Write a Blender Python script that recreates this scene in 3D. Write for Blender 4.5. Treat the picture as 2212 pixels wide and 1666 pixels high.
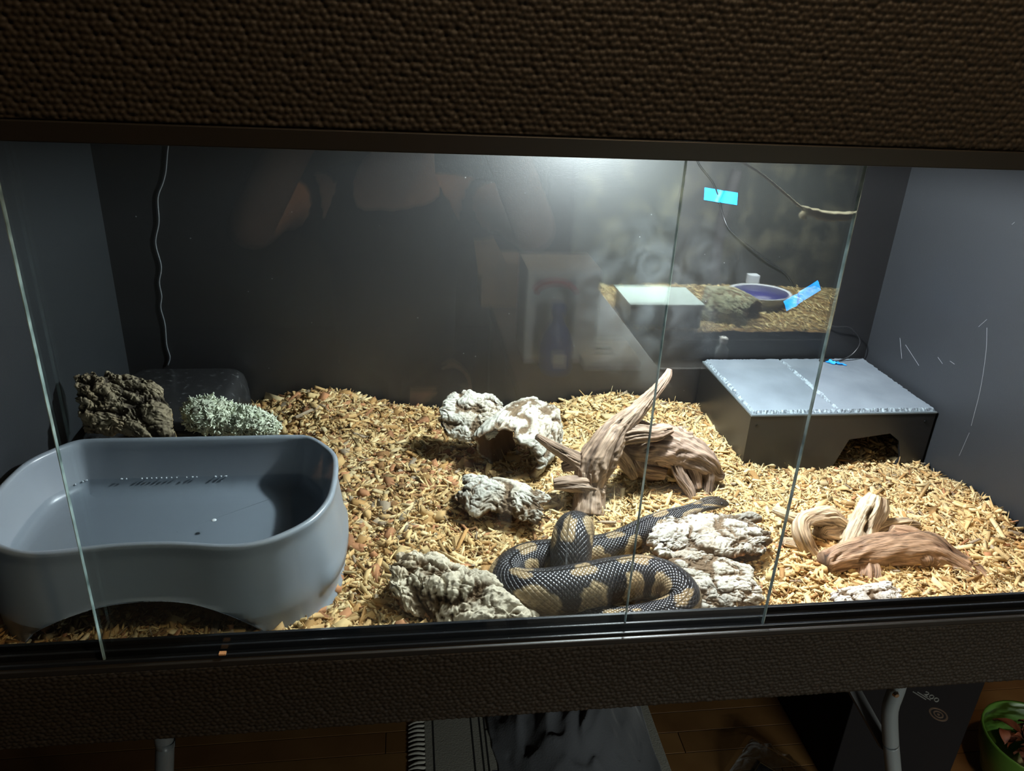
import bpy, bmesh, math, random
import numpy as np
from mathutils import Vector, Matrix

for o in list(bpy.data.objects): bpy.data.objects.remove(o)
SC = bpy.context.scene
COL = SC.collection
PI = math.pi
rng = np.random.default_rng(7)
random.seed(7)

# ------------------------------------------------------------------ camera
CAM = np.array([-0.1814, -0.5879, 0.518]); YAW, PIT, ROL, FPX = 0.146, 0.4206, 0.0488, 1667.0
def cam_axes():
    f = np.array([math.sin(YAW)*math.cos(PIT), math.cos(YAW)*math.cos(PIT), -math.sin(PIT)])
    r = np.array([math.cos(YAW), -math.sin(YAW), 0.0]); u = np.cross(r, f)
    return np.array([r*math.cos(ROL)+u*math.sin(ROL), -r*math.sin(ROL)+u*math.cos(ROL), f])
CR = cam_axes()
cd = bpy.data.cameras.new('camera'); cam = bpy.data.objects.new('camera', cd); COL.objects.link(cam)
cd.sensor_width = 36.0; cd.lens = FPX/2212*36.0; cd.clip_start = 0.02; cd.clip_end = 50
M = Matrix.Identity(4)
for i in range(3):
    M[i][0] = CR[0][i]; M[i][1] = CR[1][i]; M[i][2] = -CR[2][i]; M[i][3] = CAM[i]
cam.matrix_world = M
SC.camera = cam
# measured photo points to places in the room, on a known height or depth
def ray(px, py): return np.array([(px-1106)/FPX, -(py-833)/FPX, 1.0]) @ CR
def AZ(px, py, z):
    d = ray(px, py); return CAM + d*(z-CAM[2])/d[2]
def AY(px, py, y):
    d = ray(px, py); return CAM + d*(y-CAM[1])/d[1]

# ------------------------------------------------------------------ world, light, exposure
w = bpy.data.worlds.new('world'); SC.world = w; w.use_nodes = True
w.node_tree.nodes['Background'].inputs[0].default_value = (1.0, 0.85, 0.7, 1)
w.node_tree.nodes['Background'].inputs[1].default_value = 0.0015
SC.view_settings.view_transform = 'Standard'; SC.view_settings.look = 'None'
SC.view_settings.exposure = 0.0; SC.view_settings.gamma = 1.0; SC.view_settings.use_curve_mapping = False
LAMP = (0.14, 0.30, 0.434)      # bulb under the terrarium lid
LAMP_W = 28.0
ROOM_W = 34.0
TANK2_W = 95.0

# ------------------------------------------------------------------ noise
def _hash(ix, iy, iz, s):
    with np.errstate(over='ignore'):
        h = (ix.astype(np.uint32)*np.uint32(374761393) + iy.astype(np.uint32)*np.uint32(668265263)
             + iz.astype(np.uint32)*np.uint32(2246822519) + np.uint32((s*3266489917) & 0xffffffff))
        h = (h ^ (h >> np.uint32(13)))*np.uint32(1274126177)
        h = h ^ (h >> np.uint32(16))
    return h.astype(np.float64)/4294967295.0
def vn(p, s=0):
    p = np.asarray(p, float); i = np.floor(p).astype(np.int64); f = p-i; f = f*f*(3-2*f); r = 0
    for dx in (0, 1):
        wx = f[..., 0] if dx else 1-f[..., 0]
        for dy in (0, 1):
            wy = f[..., 1] if dy else 1-f[..., 1]
            for dz in (0, 1):
                wz = f[..., 2] if dz else 1-f[..., 2]
                r = r + wx*wy*wz*_hash(i[..., 0]+dx, i[..., 1]+dy, i[..., 2]+dz, s)
    return r
def fbm(p, o=4, s=0, g=0.5):
    a, t, r = 1.0, 0.0, 0.0; p = np.asarray(p, float)
    for k in range(o):
        r = r + a*vn(p, s+k*17); t += a; a *= g; p = p*2.03+11.3
    return r/t
def ridged(p, o=4, s=0):
    a, t, r = 1.0, 0.0, 0.0; p = np.asarray(p, float)
    for k in range(o):
        r = r + a*(1-np.abs(2*vn(p, s+k*17)-1)); t += a; a *= 0.5; p = p*2.1+7.7
    return r/t
def sstep(a, b, x):
    t = np.clip((np.asarray(x, float)-a)/(b-a), 0, 1); return t*t*(3-2*t)

# ------------------------------------------------------------------ objects
def tag(o, label=None, cat=None, group=None, kind=None):
    if label: o['label'] = label
    if cat: o['category'] = cat
    if group: o['group'] = group
    if kind: o['kind'] = kind
    return o
def empty(name, loc, label=None, cat=None, group=None, kind=None):
    o = bpy.data.objects.new(name, None); COL.objects.link(o); o.location = Vector(loc); o.empty_display_size = 0.02
    return tag(o, label, cat, group, kind)
def wloc(o):
    v = Vector(o.location)
    while o.parent: o = o.parent; v += Vector(o.location)
    return v
def mesh(name, V, F, mat=None, smooth=True, col=None, uv=None):
    V = np.asarray(V, float); me = bpy.data.meshes.new(name)
    if isinstance(F, np.ndarray):
        k = F.shape[1]; nf = len(F)
        me.vertices.add(len(V)); me.vertices.foreach_set('co', V.astype(np.float32).ravel())
        me.loops.add(nf*k); me.loops.foreach_set('vertex_index', F.astype(np.int32).ravel())
        me.polygons.add(nf); me.polygons.foreach_set('loop_start', np.arange(0, nf*k, k, dtype=np.int32))
        me.update(calc_edges=True)
    else:
        me.from_pydata([tuple(v) for v in V], [], [tuple(int(i) for i in f) for f in F])
    me.validate()
    if smooth: me.polygons.foreach_set('use_smooth', np.ones(len(me.polygons), bool))
    if col is not None:
        a = me.color_attributes.new('col', 'FLOAT_COLOR', 'POINT')
        c = np.ones((len(V), 4), np.float32); c[:, :3] = col; a.data.foreach_set('color', c.ravel())
    if uv is not None:
        l = me.uv_layers.new(name='uv'); vi = np.zeros(len(me.loops), np.int32); me.loops.foreach_get('vertex_index', vi)
        l.data.foreach_set('uv', np.asarray(uv, np.float32)[vi].ravel())
    if mat: me.materials.append(mat)
    me.update(); return me
def obj(name, V, F, mat=None, parent=None, smooth=True, col=None, uv=None, origin=None):
    """world-space vertices -> one mesh object with its origin at its base"""
    V = np.asarray(V, float)
    if origin is None:
        lo, hi = V.min(0), V.max(0); origin = np.array([(lo[0]+hi[0])/2, (lo[1]+hi[1])/2, lo[2]])
    me = mesh(name, V-np.asarray(origin), F, mat, smooth, col, uv)
    o = bpy.data.objects.new(name, me); COL.objects.link(o)
    o.location = Vector(origin)
    if parent: o.parent = parent; o.location = Vector(origin)-wloc(parent)
    return o
class MB:
    """collects simple solids into one mesh"""
    def __init__(s): s.V = []; s.F = []
    def add(s, V, F):
        n = len(s.V); s.V += [tuple(v) for v in V]; s.F += [tuple(int(i)+n for i in f) for f in F]; return s
    def box(s, x0, x1, y0, y1, z0, z1, b=0.0):
        if b <= 0:
            V = [(x, y, z) for z in (z0, z1) for y in (y0, y1) for x in (x0, x1)]
            return s.add(V, [(0,2,3,1), (4,5,7,6), (0,1,5,4), (2,6,7,3), (0,4,6,2), (1,3,7,5)])
        bm = bmesh.new(); bmesh.ops.create_cube(bm, size=1)
        for v in bm.verts: v.co = Vector(((x0+x1)/2+v.co.x*(x1-x0), (y0+y1)/2+v.co.y*(y1-y0), (z0+z1)/2+v.co.z*(z1-z0)))
        bmesh.ops.bevel(bm, geom=bm.edges[:], offset=b, segments=2, affect='EDGES', profile=0.5)
        bm.verts.index_update(); s.add([v.co[:] for v in bm.verts], [[v.index for v in f.verts] for f in bm.faces]); bm.free(); return s
    def quad(s, pts): return s.add(pts, [(0,1,2,3)])
    def tube(s, path, r, seg=12, n=None):
        V, F, _, _ = tube(path, r, seg, n or max(2, len(path)*6)); return s.add(V, F)
    def rot(s, c, ax, ang):
        R = Matrix.Rotation(ang, 3, ax); c = Vector(c)
        s.V = [tuple(R @ (Vector(v)-c)+c) for v in s.V]; return s
    def build(s, name, mat, parent=None, smooth=False): return obj(name, s.V, s.F, mat, parent, smooth)

def catmull(P, n):
    P = np.asarray(P, float)
    if len(P) == 2: t = np.linspace(0, 1, n)[:, None]; return P[0]*(1-t)+P[1]*t
    Q = np.vstack([2*P[0]-P[1], P, 2*P[-1]-P[-2]])
    # chord-length spacing
    L = np.concatenate([[0], np.cumsum(np.linalg.norm(np.diff(P[:, :3], axis=0), axis=1))])
    out = []
    for t in np.linspace(0, L[-1], n):
        k = min(np.searchsorted(L, t, 'right')-1, len(P)-2); u = (t-L[k])/max(L[k+1]-L[k], 1e-9)
        a, b, c, d = Q[k], Q[k+1], Q[k+2], Q[k+3]
        out.append(0.5*((2*b)+(-a+c)*u+(2*a-5*b+4*c-d)*u*u+(-a+3*b-3*c+d)*u**3))
    return np.array(out)
def frames(C, up=(0, 0, 1)):
    T = np.gradient(C, axis=0); T /= np.linalg.norm(T, axis=1)[:, None]+1e-12
    U = np.zeros_like(T); u = np.array(up, float)
    for i, t in enumerate(T):
        u = u-t*(u@t)
        if np.linalg.norm(u) < 1e-4: u = np.cross(t, (1, 0, 0.3))
        u /= np.linalg.norm(u); U[i] = u
    return T, U, np.cross(T, U)
def tube(path, rad, seg=16, n=24, up=(0, 0, 1), disp=None, flat=None, cap=True):
    """path: points; rad: number or one per point. Returns V, F, arclength, angle"""
    path = np.asarray(path, float); rad = np.broadcast_to(np.asarray(rad, float), (len(path),))
    R4 = catmull(np.hstack([path, rad[:, None]]), n); C, r = R4[:, :3], np.maximum(R4[:, 3], 1e-4)
    T, U, B = frames(C, up)
    S = np.concatenate([[0], np.cumsum(np.linalg.norm(np.diff(C, axis=0), axis=1))])
    a = np.linspace(0, 2*PI, seg, endpoint=False)
    rr = np.repeat(r[:, None], seg, 1)
    if disp is not None: rr = rr+disp(S[:, None]+0*a, a+0*S[:, None], rr)
    fl = 1.0 if flat is None else np.interp(np.linspace(0, 1, n), np.linspace(0, 1, len(flat)), flat)[:, None]
    cu, sb = np.cos(a)*rr*fl, np.sin(a)*rr
    V = C[:, None]+U[:, None]*cu[..., None]+B[:, None]*sb[..., None]
    V = V.reshape(-1, 3); F = []
    i = np.arange(n-1)[:, None]*seg; j = np.arange(seg); k = (j+1) % seg
    F = np.stack([i+j, i+k, i+seg+k, i+seg+j], -1).reshape(-1, 4).tolist()
    SS = np.repeat(S, seg); AA = np.tile(a, n)
    if cap:
        V = np.vstack([V, C[0], C[-1]]); m = n*seg
        F += [(m, k2, j2) for j2, k2 in zip(j, k)]+[(m+1, (n-1)*seg+j2, (n-1)*seg+k2) for j2, k2 in zip(j, k)]
        SS = np.concatenate([SS, [0, S[-1]]]); AA = np.concatenate([AA, [0, 0]])
    return V, F, SS, AA
def grid_faces(n, m, wrap=False):
    F = []
    for i in range(n-1):
        for j in range(m if wrap else m-1):
            k = (j+1) % m; F.append((i*m+j, i*m+k, (i+1)*m+k, (i+1)*m+j))
    return F

# ------------------------------------------------------------------ materials
def mat(name, base=(0.5,)*3, rough=0.5, spec=0.5, metal=0.0, attr=None, noise=None, bump=None, coat=0.0, sheen=0.0, trans=0.0):
    """noise=(scale, detail, colour2, lo, hi); bump=(kind, scale, strength, distance)"""
    m = bpy.data.materials.new(name); m.use_nodes = True; nt = m.node_tree; b = nt.nodes['Principled BSDF']
    b.inputs['Base Color'].default_value = (*base, 1); b.inputs['Roughness'].default_value = rough
    b.inputs['Specular IOR Level'].default_value = spec; b.inputs['Metallic'].default_value = metal
    b.inputs['Coat Weight'].default_value = coat; b.inputs['Sheen Weight'].default_value = sheen
    b.inputs['Transmission Weight'].default_value = trans
    tc = nt.nodes.new('ShaderNodeTexCoord'); out = None
    if attr:
        a = nt.nodes.new('ShaderNodeVertexColor'); a.layer_name = attr; out = a.outputs[0]
    if noise:
        sc, det, c2, lo, hi = noise
        t = nt.nodes.new('ShaderNodeTexNoise'); t.inputs['Scale'].default_value = sc; t.inputs['Detail'].default_value = det
        nt.links.new(tc.outputs['Object'], t.inputs['Vector'])
        r = nt.nodes.new('ShaderNodeMapRange'); r.inputs[1].default_value = lo; r.inputs[2].default_value = hi
        nt.links.new(t.outputs[0], r.inputs[0])
        x = nt.nodes.new('ShaderNodeMix'); x.data_type = 'RGBA'
        nt.links.new(r.outputs[0], x.inputs[0])
        if out: nt.links.new(out, x.inputs[6])
        else: x.inputs[6].default_value = (*base, 1)
        x.inputs[7].default_value = (*c2, 1); out = x.outputs[2]
    if out: nt.links.new(out, b.inputs['Base Color'])
    if bump:
        kind, sc, st, di = bump
        if kind == 'noise':
            t = nt.nodes.new('ShaderNodeTexNoise'); t.inputs['Scale'].default_value = sc; t.inputs['Detail'].default_value = 4
        else:
            t = nt.nodes.new('ShaderNodeTexVoronoi'); t.feature = 'SMOOTH_F1'; t.inputs['Scale'].default_value = sc
            t.inputs['Smoothness'].default_value = 0.35
        nt.links.new(tc.outputs['Object'], t.inputs['Vector'])
        bp = nt.nodes.new('ShaderNodeBump'); bp.inputs['Strength'].default_value = st; bp.inputs['Distance'].default_value = di
        bp.invert = kind != 'noise'
        nt.links.new(t.outputs[0], bp.inputs['Height']); nt.links.new(bp.outputs[0], b.inputs['Normal'])
    return m
def schlick(nt, f0=0.04):
    g = nt.nodes.new('ShaderNodeNewGeometry'); d = nt.nodes.new('ShaderNodeVectorMath'); d.operation = 'DOT_PRODUCT'
    nt.links.new(g.outputs['Normal'], d.inputs[0]); nt.links.new(g.outputs['Incoming'], d.inputs[1])
    def mth(op, a, b=None):
        n = nt.nodes.new('ShaderNodeMath'); n.operation = op
        for i, v in enumerate((a, b)):
            if v is None: continue
            if isinstance(v, (int, float)): n.inputs[i].default_value = v
            else: nt.links.new(v, n.inputs[i])
        return n.outputs[0]
    c = mth('ABSOLUTE', d.outputs['Value']); e = mth('SUBTRACT', 1.0, c); e = mth('POWER', e, 5.0)
    return mth('ADD', mth('MULTIPLY', e, 1-f0), f0), mth
def glass_mat(name, tint=(0.95, 0.97, 0.965), smudge=None, f0=0.045):
    """thin clear sheet: mirror part by angle, the rest passes straight through; greasy smears scatter light"""
    m = bpy.data.materials.new(name); m.use_nodes = True; nt = m.node_tree
    for n in list(nt.nodes):
        if n.type != 'OUTPUT_MATERIAL': nt.nodes.remove(n)
    o = [n for n in nt.nodes if n.type == 'OUTPUT_MATERIAL'][0]
    f, mth = schlick(nt, f0)
    t = nt.nodes.new('ShaderNodeBsdfTransparent'); t.inputs[0].default_value = (*tint, 1)
    g = nt.nodes.new('ShaderNodeBsdfGlossy'); g.inputs['Roughness'].default_value = 0.0
    x = nt.nodes.new('ShaderNodeMixShader'); nt.links.new(f, x.inputs[0]); nt.links.new(t.outputs[0], x.inputs[1]); nt.links.new(g.outputs[0], x.inputs[2])
    last = x.outputs[0]
    if smudge:
        c, size, amt = smudge
        tc = nt.nodes.new('ShaderNodeTexCoord')
        mp = nt.nodes.new('ShaderNodeMapping'); mp.vector_type = 'TEXTURE'
        mp.inputs['Location'].default_value = c; mp.inputs['Scale'].default_value = size
        nt.links.new(tc.outputs['Object'], mp.inputs[0])
        gr = nt.nodes.new('ShaderNodeTexGradient'); gr.gradient_type = 'SPHERICAL'; nt.links.new(mp.outputs[0], gr.inputs[0])
        no = nt.nodes.new('ShaderNodeTexNoise'); no.inputs['Scale'].default_value = 34; no.inputs['Detail'].default_value = 5; no.inputs['Distortion'].default_value = 1.5
        nt.links.new(tc.outputs['Object'], no.inputs['Vector'])
        r = nt.nodes.new('ShaderNodeMapRange'); r.inputs[1].default_value = 0.42; r.inputs[2].default_value = 0.75; nt.links.new(no.outputs[0], r.inputs[0])
        k = mth('MULTIPLY', mth('MULTIPLY', r.outputs[0], gr.outputs[1]), amt)
        tr = nt.nodes.new('ShaderNodeBsdfTranslucent'); tr.inputs[0].default_value = (0.8, 0.88, 0.92, 1)
        x2 = nt.nodes.new('ShaderNodeMixShader'); nt.links.new(k, x2.inputs[0]); nt.links.new(last, x2.inputs[1]); nt.links.new(tr.outputs[0], x2.inputs[2]); last = x2.outputs[0]
    nt.links.new(last, o.inputs[0]); return m
def emit_mat(name, colr, st):
    m = bpy.data.materials.new(name); m.use_nodes = True; nt = m.node_tree
    b = nt.nodes['Principled BSDF']; b.inputs['Base Color'].default_value = (0, 0, 0, 1)
    b.inputs['Emission Color'].default_value = (*colr, 1); b.inputs['Emission Strength'].default_value = st; return m
def wall_mat(name, base, rough, dust=0.5, spec=0.5):
    """matt plastic sheet with fine grain, specks of dust and hair-fine scratches"""
    m = mat(name, base, rough, spec, bump=('noise', 900, 0.25, 0.0006)); nt = m.node_tree; b = nt.nodes['Principled BSDF']
    tc = [n for n in nt.nodes if n.type == 'TEX_COORD'][0]
    v = nt.nodes.new('ShaderNodeTexVoronoi'); v.inputs['Scale'].default_value = 55; nt.links.new(tc.outputs['Object'], v.inputs['Vector'])
    r = nt.nodes.new('ShaderNodeMapRange'); r.inputs[1].default_value = 0.062; r.inputs[2].default_value = 0.035; nt.links.new(v.outputs['Distance'], r.inputs[0])
    sv = nt.nodes.new('ShaderNodeSeparateColor'); nt.links.new(v.outputs['Color'], sv.inputs[0])
    gt = nt.nodes.new('ShaderNodeMath'); gt.operation = 'GREATER_THAN'; gt.inputs[1].default_value = 0.72; nt.links.new(sv.outputs[0], gt.inputs[0])
    mu = nt.nodes.new('ShaderNodeMath'); mu.operation = 'MULTIPLY'; nt.links.new(r.outputs[0], mu.inputs[0]); nt.links.new(gt.outputs[0], mu.inputs[1])
    m2 = nt.nodes.new('ShaderNodeMath'); m2.operation = 'MULTIPLY'; m2.inputs[1].default_value = dust; nt.links.new(mu.outputs[0], m2.inputs[0])
    x = nt.nodes.new('ShaderNodeMix'); x.data_type = 'RGBA'; x.inputs[6].default_value = (*base, 1); x.inputs[7].default_value = (0.45, 0.46, 0.46, 1)
    nt.links.new(m2.outputs[0], x.inputs[0]); nt.links.new(x.outputs[2], b.inputs['Base Color']); return m

MT = {}
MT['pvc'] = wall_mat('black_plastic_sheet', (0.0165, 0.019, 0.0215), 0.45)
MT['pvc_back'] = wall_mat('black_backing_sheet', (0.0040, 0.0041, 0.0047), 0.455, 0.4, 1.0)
MT['trim'] = mat('black_trim', (0.012, 0.010, 0.008), 0.4)
MT['vinyl'] = mat('pebbled_vinyl', (0.019, 0.0140, 0.009), 0.6, 0.25)
MT['track'] = mat('track_plastic', (0.010, 0.011, 0.013), 0.22, 0.5)
MT['edge'] = mat('glass_edge', (0.36, 0.48, 0.48), 0.15, 0.8, noise=(40, 2, (0.05, 0.08, 0.08), 0.4, 0.7))  # pale teal base paints the light that the glass guides to its edge
MT['tub'] = mat('grey_tub_plastic', (0.205, 0.232, 0.264), 0.32, 0.5, bump=('noise', 700, 0.05, 0.0004))
MT['tape'] = mat('blue_tape', (0.01, 0.30, 0.85), 0.6, noise=(60, 3, (0.01, 0.22, 0.7), 0.4, 0.7), bump=('noise', 160, 0.4, 0.0008))
MT['cable'] = mat('black_cable', (0.012, 0.012, 0.013), 0.35)
MT['wire'] = mat('grey_wire', (0.11, 0.118, 0.125), 0.4)
MT['slate'] = mat('slate', (0.20, 0.235, 0.265), 0.5, 0.5, noise=(14, 8, (0.14, 0.165, 0.19), 0.35, 0.7), bump=('noise', 60, 0.35, 0.002))
MT['slate_pale'] = mat('slate_chipped_edge', (0.28, 0.34, 0.37), 0.7, noise=(220, 4, (0.10, 0.12, 0.14), 0.4, 0.6), bump=('noise', 260, 1.0, 0.002))
MT['acrylic'] = mat('black_acrylic', (0.012, 0.012, 0.012), 0.34, 0.5)
MT['hideplastic'] = mat('glossy_black_plastic', (0.02, 0.02, 0.021), 0.26, 0.7, noise=(110, 6, (0.09, 0.092, 0.095), 0.58, 0.75), bump=('noise', 30, 0.08, 0.002))
MT['chips'] = mat('wood_chips', attr='col', rough=0.8, spec=0.25)
MT['soil'] = mat('chip_bed', (0.10, 0.055, 0.022), 0.95, 0.1, noise=(120, 6, (0.20, 0.12, 0.05), 0.4, 0.7), bump=('noise', 220, 1.0, 0.004))
MT['bark'] = mat('cork_bark', attr='col', rough=0.9, spec=0.15, bump=('noise', 420, 0.6, 0.0012))
def wood_mat():
    """driftwood: colour from the grain, with fine grooves running along each limb"""
    m = mat('driftwood', attr='col', rough=0.6, spec=0.3); nt = m.node_tree; b = nt.nodes['Principled BSDF']
    u = nt.nodes.new('ShaderNodeUVMap'); u.uv_map = 'uv'; mp = nt.nodes.new('ShaderNodeMapping'); mp.inputs['Scale'].default_value = (45, 620, 1)
    nt.links.new(u.outputs[0], mp.inputs[0]); t = nt.nodes.new('ShaderNodeTexNoise'); t.inputs['Scale'].default_value = 1; t.inputs['Detail'].default_value = 5; t.inputs['Distortion'].default_value = 0.6
    nt.links.new(mp.outputs[0], t.inputs['Vector'])
    r = nt.nodes.new('ShaderNodeMapRange'); r.inputs[1].default_value = 0.3; r.inputs[2].default_value = 0.62; r.inputs[3].default_value = 0.35; r.inputs[4].default_value = 1.12; nt.links.new(t.outputs[0], r.inputs[0])
    x = nt.nodes.new('ShaderNodeVectorMath'); x.operation = 'SCALE'; l = b.inputs['Base Color'].links[0].from_socket
    nt.links.new(l, x.inputs[0]); nt.links.new(r.outputs[0], x.inputs['Scale']); nt.links.new(x.outputs[0], b.inputs['Base Color'])
    bp = nt.nodes.new('ShaderNodeBump'); bp.inputs['Strength'].default_value = 0.9; bp.inputs['Distance'].default_value = 0.0015
    nt.links.new(t.outputs[0], bp.inputs['Height']); nt.links.new(bp.outputs[0], b.inputs['Normal']); return m
MT['wood'] = wood_mat()
MT['screw'] = mat('screw_steel', (0.05, 0.05, 0.05), 0.3, metal=1.0)

# ================================================================== the terrarium
HW, DEP, FLR, TOP = 0.61, 0.575, -0.085, 0.497
TER = empty('terrarium', (0, 0.27, FLR-0.012), 'long black plastic terrarium with pebbled dark brown front panels and sliding glass', 'terrarium')
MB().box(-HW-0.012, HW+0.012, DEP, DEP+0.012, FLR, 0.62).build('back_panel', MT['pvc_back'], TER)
MB().box(-HW-0.012, -HW, -0.02, DEP, FLR, 0.62).build('side_panel', MT['pvc'], TER)
RP = MB().box(HW, HW+0.012, -0.02, DEP, FLR, 0.62).build('side_panel', MT['pvc'], TER)
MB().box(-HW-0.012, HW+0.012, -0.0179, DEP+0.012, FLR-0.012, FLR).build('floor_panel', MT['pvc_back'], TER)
MB().box(-HW, HW, -0.018, DEP, TOP, TOP+0.012).build('top_panel', MT['pvc'], TER)
# pebbled panels: a fine grid pressed into bumps, over a plain core
def pebbles(name, x0, x1, z0, z1, y, seed, back, pitch=0.0050, amp=0.0021, st=0.00095):
    nx, nz = int((x1-x0)/st), int((z1-z0)/st); X, Z = np.meshgrid(np.linspace(x0, x1, nx), np.linspace(z0, z1, nz))
    u = X/pitch+0.8*vn(np.stack([X*9, Z*9, 0*X], -1), seed); v = Z/(pitch*0.86)+0.8*vn(np.stack([X*9, Z*9, 0*X+5], -1), seed)
    best = np.full(X.shape, 9.0); iv = np.floor(v).astype(np.int64); iu = np.floor(u).astype(np.int64)
    for dv in (-1, 0, 1):
        for du in (-1, 0, 1):
            cv_ = iv+dv; cu_ = iu+du; k0 = 0*cv_
            pu = cu_+0.5+0.5*(cv_ % 2)-0.25+0.45*(_hash(cu_, cv_, k0, seed)-0.5); pw = cv_+0.5+0.45*(_hash(cu_, cv_, k0, seed+1)-0.5)
            best = np.minimum(best, (u-pu)**2+(v-pw)**2)
    h = amp*(1-best/0.75).clip(0, 1)**1.5; h[0] = h[-1] = 0
    V = np.stack([X, y-h, Z], -1).reshape(-1, 3); F = np.array(grid_faces(nz, nx))
    n0 = nx*nz; bk = np.array([(x0, back, z0), (x1, back, z0), (x1, back, z1), (x0, back, z1)]); c = [0, nx-1, n0-1, n0-nx]
    F = np.vstack([F, [(c[1], c[0], n0, n0+1), (c[3], c[2], n0+2, n0+3), (c[0], c[3], n0+3, n0), (c[2], c[1], n0+1, n0+2), (n0+3, n0+2, n0+1, n0)]])
    return obj(name, np.vstack([V, bk]), F, MT['vinyl'], TER)
pebbles('header_panel', -HW-0.012, HW+0.012, 0.4571, 0.62, -0.0262, 3, -0.018)
pebbles('front_panel', -HW-0.012, HW+0.012, FLR-0.012, -0.0121, -0.0262, 8, -0.018)
MB().box(-HW-0.012, HW+0.012, -0.0305, -0.019, 0.4435, 0.457, 0.0008).box(-HW, HW, -0.019, 0.004, 0.4435, 0.4475).build('header_trim', MT['trim'], TER)
MB().box(-HW-0.012, HW+0.012, -0.0275, -0.0225, -0.012, -0.006, 0.0008).build('lower_trim', MT['trim'], TER)
tk = MB().box(-HW, HW, -0.0225, 0.007, -0.016, -0.010)
for y0 in (-0.0215, -0.0085, 0.0045): tk.box(-HW, HW, y0-0.0012, y0+0.0012, -0.010, -0.003, 0.0004)
tk.box(-HW, HW, 0.0045, 0.0075, -0.05, -0.004)
tk.build('glass_track', MT['track'], TER)
def pane(x0, x1, yc, smudge):
    t = 0.0022
    gm = glass_mat('pane_glass', smudge=smudge)
    p = MB().box(x0+0.0006, x1-0.0006, yc-t, yc+t, -0.0085, 0.4515).build('glass_pane', gm, TER)
    for xa, xb in ((x0, x0+0.0006), (x1-0.0006, x1)):
        MB().box(xa, xb, yc-t, yc+t, -0.0085, 0.4515).build('pane_edge', MT['edge'], p)
    return p
# smear positions are measured from each pane's own base centre
pane(-0.456, 0.1702, -0.0150, ((0.165, 0, 0.365), (0.075, 1, 0.11), 0.030))
pane(-HW+0.002, 0.0308, -0.0020, ((0.29, 0, 0.375), (0.06, 1, 0.11), 0.045))
q = AY(478, 1391, -0.0215); tag(MB().box(q[0]-.003, q[0]+.003, -.0235, -.0195, -.0028, -.0012).build('stray_chip', mat('stray_chip_wood', (0.42, 0.2, 0.08), .8)), 'tiny reddish wood chip lying on the glass track under the tub', 'wood chip')
# pale scratches in the right side panel
def AX(px, py, x):
    d = ray(px, py); return CAM+d*(x-CAM[0])/d[0]
MT['scratch'] = mat('scratch', (0.17, 0.18, 0.19), 0.6)
for pts in ([(2132, 708), (2130, 760), (2118, 840), (2098, 920)], [(1944, 730), (1948, 775)], [(2114, 706), (2132, 690)], [(2094, 935), (2072, 985)],
            [(1956, 745), (1985, 790)], [(2026, 772), (2036, 786)], [(2052, 780), (2062, 787)], [(2186, 485), (2192, 480)]):
    MB().tube([AX(a, b, HW-0.0001) for a, b in pts], 0.00035, 5).build('scratch', MT['scratch'], RP)

# lamp: a bulb in a wide shallow reflector under the lid
LM = empty('reflector_lamp', (LAMP[0], LAMP[1], LAMP[2]-0.02), 'bulb in a shallow round reflector under the terrarium lid', 'lamp')
prof = [(0.112, LAMP[2]-0.0140), (0.114, LAMP[2]-0.0125), (0.110, LAMP[2]+0.004), (0.09, LAMP[2]+0.022), (0.045, LAMP[2]+0.036), (0.0005, LAMP[2]+0.0385)]
pr = prof+[(max(r-0.002, 0.0005), z-0.0018 if i else z) for i, (r, z) in enumerate(prof)][::-1]
a = np.linspace(0, 2*PI, 40, endpoint=False)
obj('shade', [(LAMP[0]+r*math.cos(t), LAMP[1]+r*math.sin(t), z) for r, z in pr for t in a], grid_faces(len(pr), 40, True), mat('lamp_reflector', (0.35, 0.35, 0.36), 0.35), LM)
MB().tube([(LAMP[0], LAMP[1], LAMP[2]+0.0385), (LAMP[0], LAMP[1], TOP-0.0005)], [0.018, 0.018], 20, 3).build('lamp_socket', MT['trim'], LM)
ld = bpy.data.lights.new('lamp_light', 'POINT'); ld.shadow_soft_size = 0.013; ld.energy = LAMP_W; ld.color = (0.90, 0.965, 1.0)
lo = bpy.data.objects.new('lamp_light', ld); COL.objects.link(lo); lo.parent = LM; lo.location = Vector((0, 0, 0.02))

# ------------------------------------------------------------------ bedding height
def G(x, y, cx, cy, sx, sy): return np.exp(-((x-cx)/sx)**2-((y-cy)/sy)**2)
def H(x, y):
    x = np.asarray(x, float); y = np.asarray(y, float)
    h = -0.050+0*x
    h = h+0.040*G(x, y, -0.325, 0.55, 0.10, 0.085)+0.022*G(x, y, 0.165, 0.565, 0.09, 0.07)
    h = h+0.014*G(x, y, 0.46, 0.14, 0.16, 0.10)-0.012*G(x, y, 0.46, 0.36, 0.2, 0.06)
    h = h+0.014*G(x, y, 0.59, 0.22, 0.06, 0.07)+0.010*G(x, y, 0.25, 0.36, 0.08, 0.1)
    h = h+0.010*sstep(0.07, 0.01, y)+0.006*G(x, y, -0.18, 0.33, 0.1, 0.1)
    h = h+0.014*G(x, y, -0.44, 0.03, 0.2, 0.05)
    p = np.stack([x*22, y*22, 0*x], -1)
    return h+0.012*(fbm(p, 3, 3)-0.5)
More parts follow.
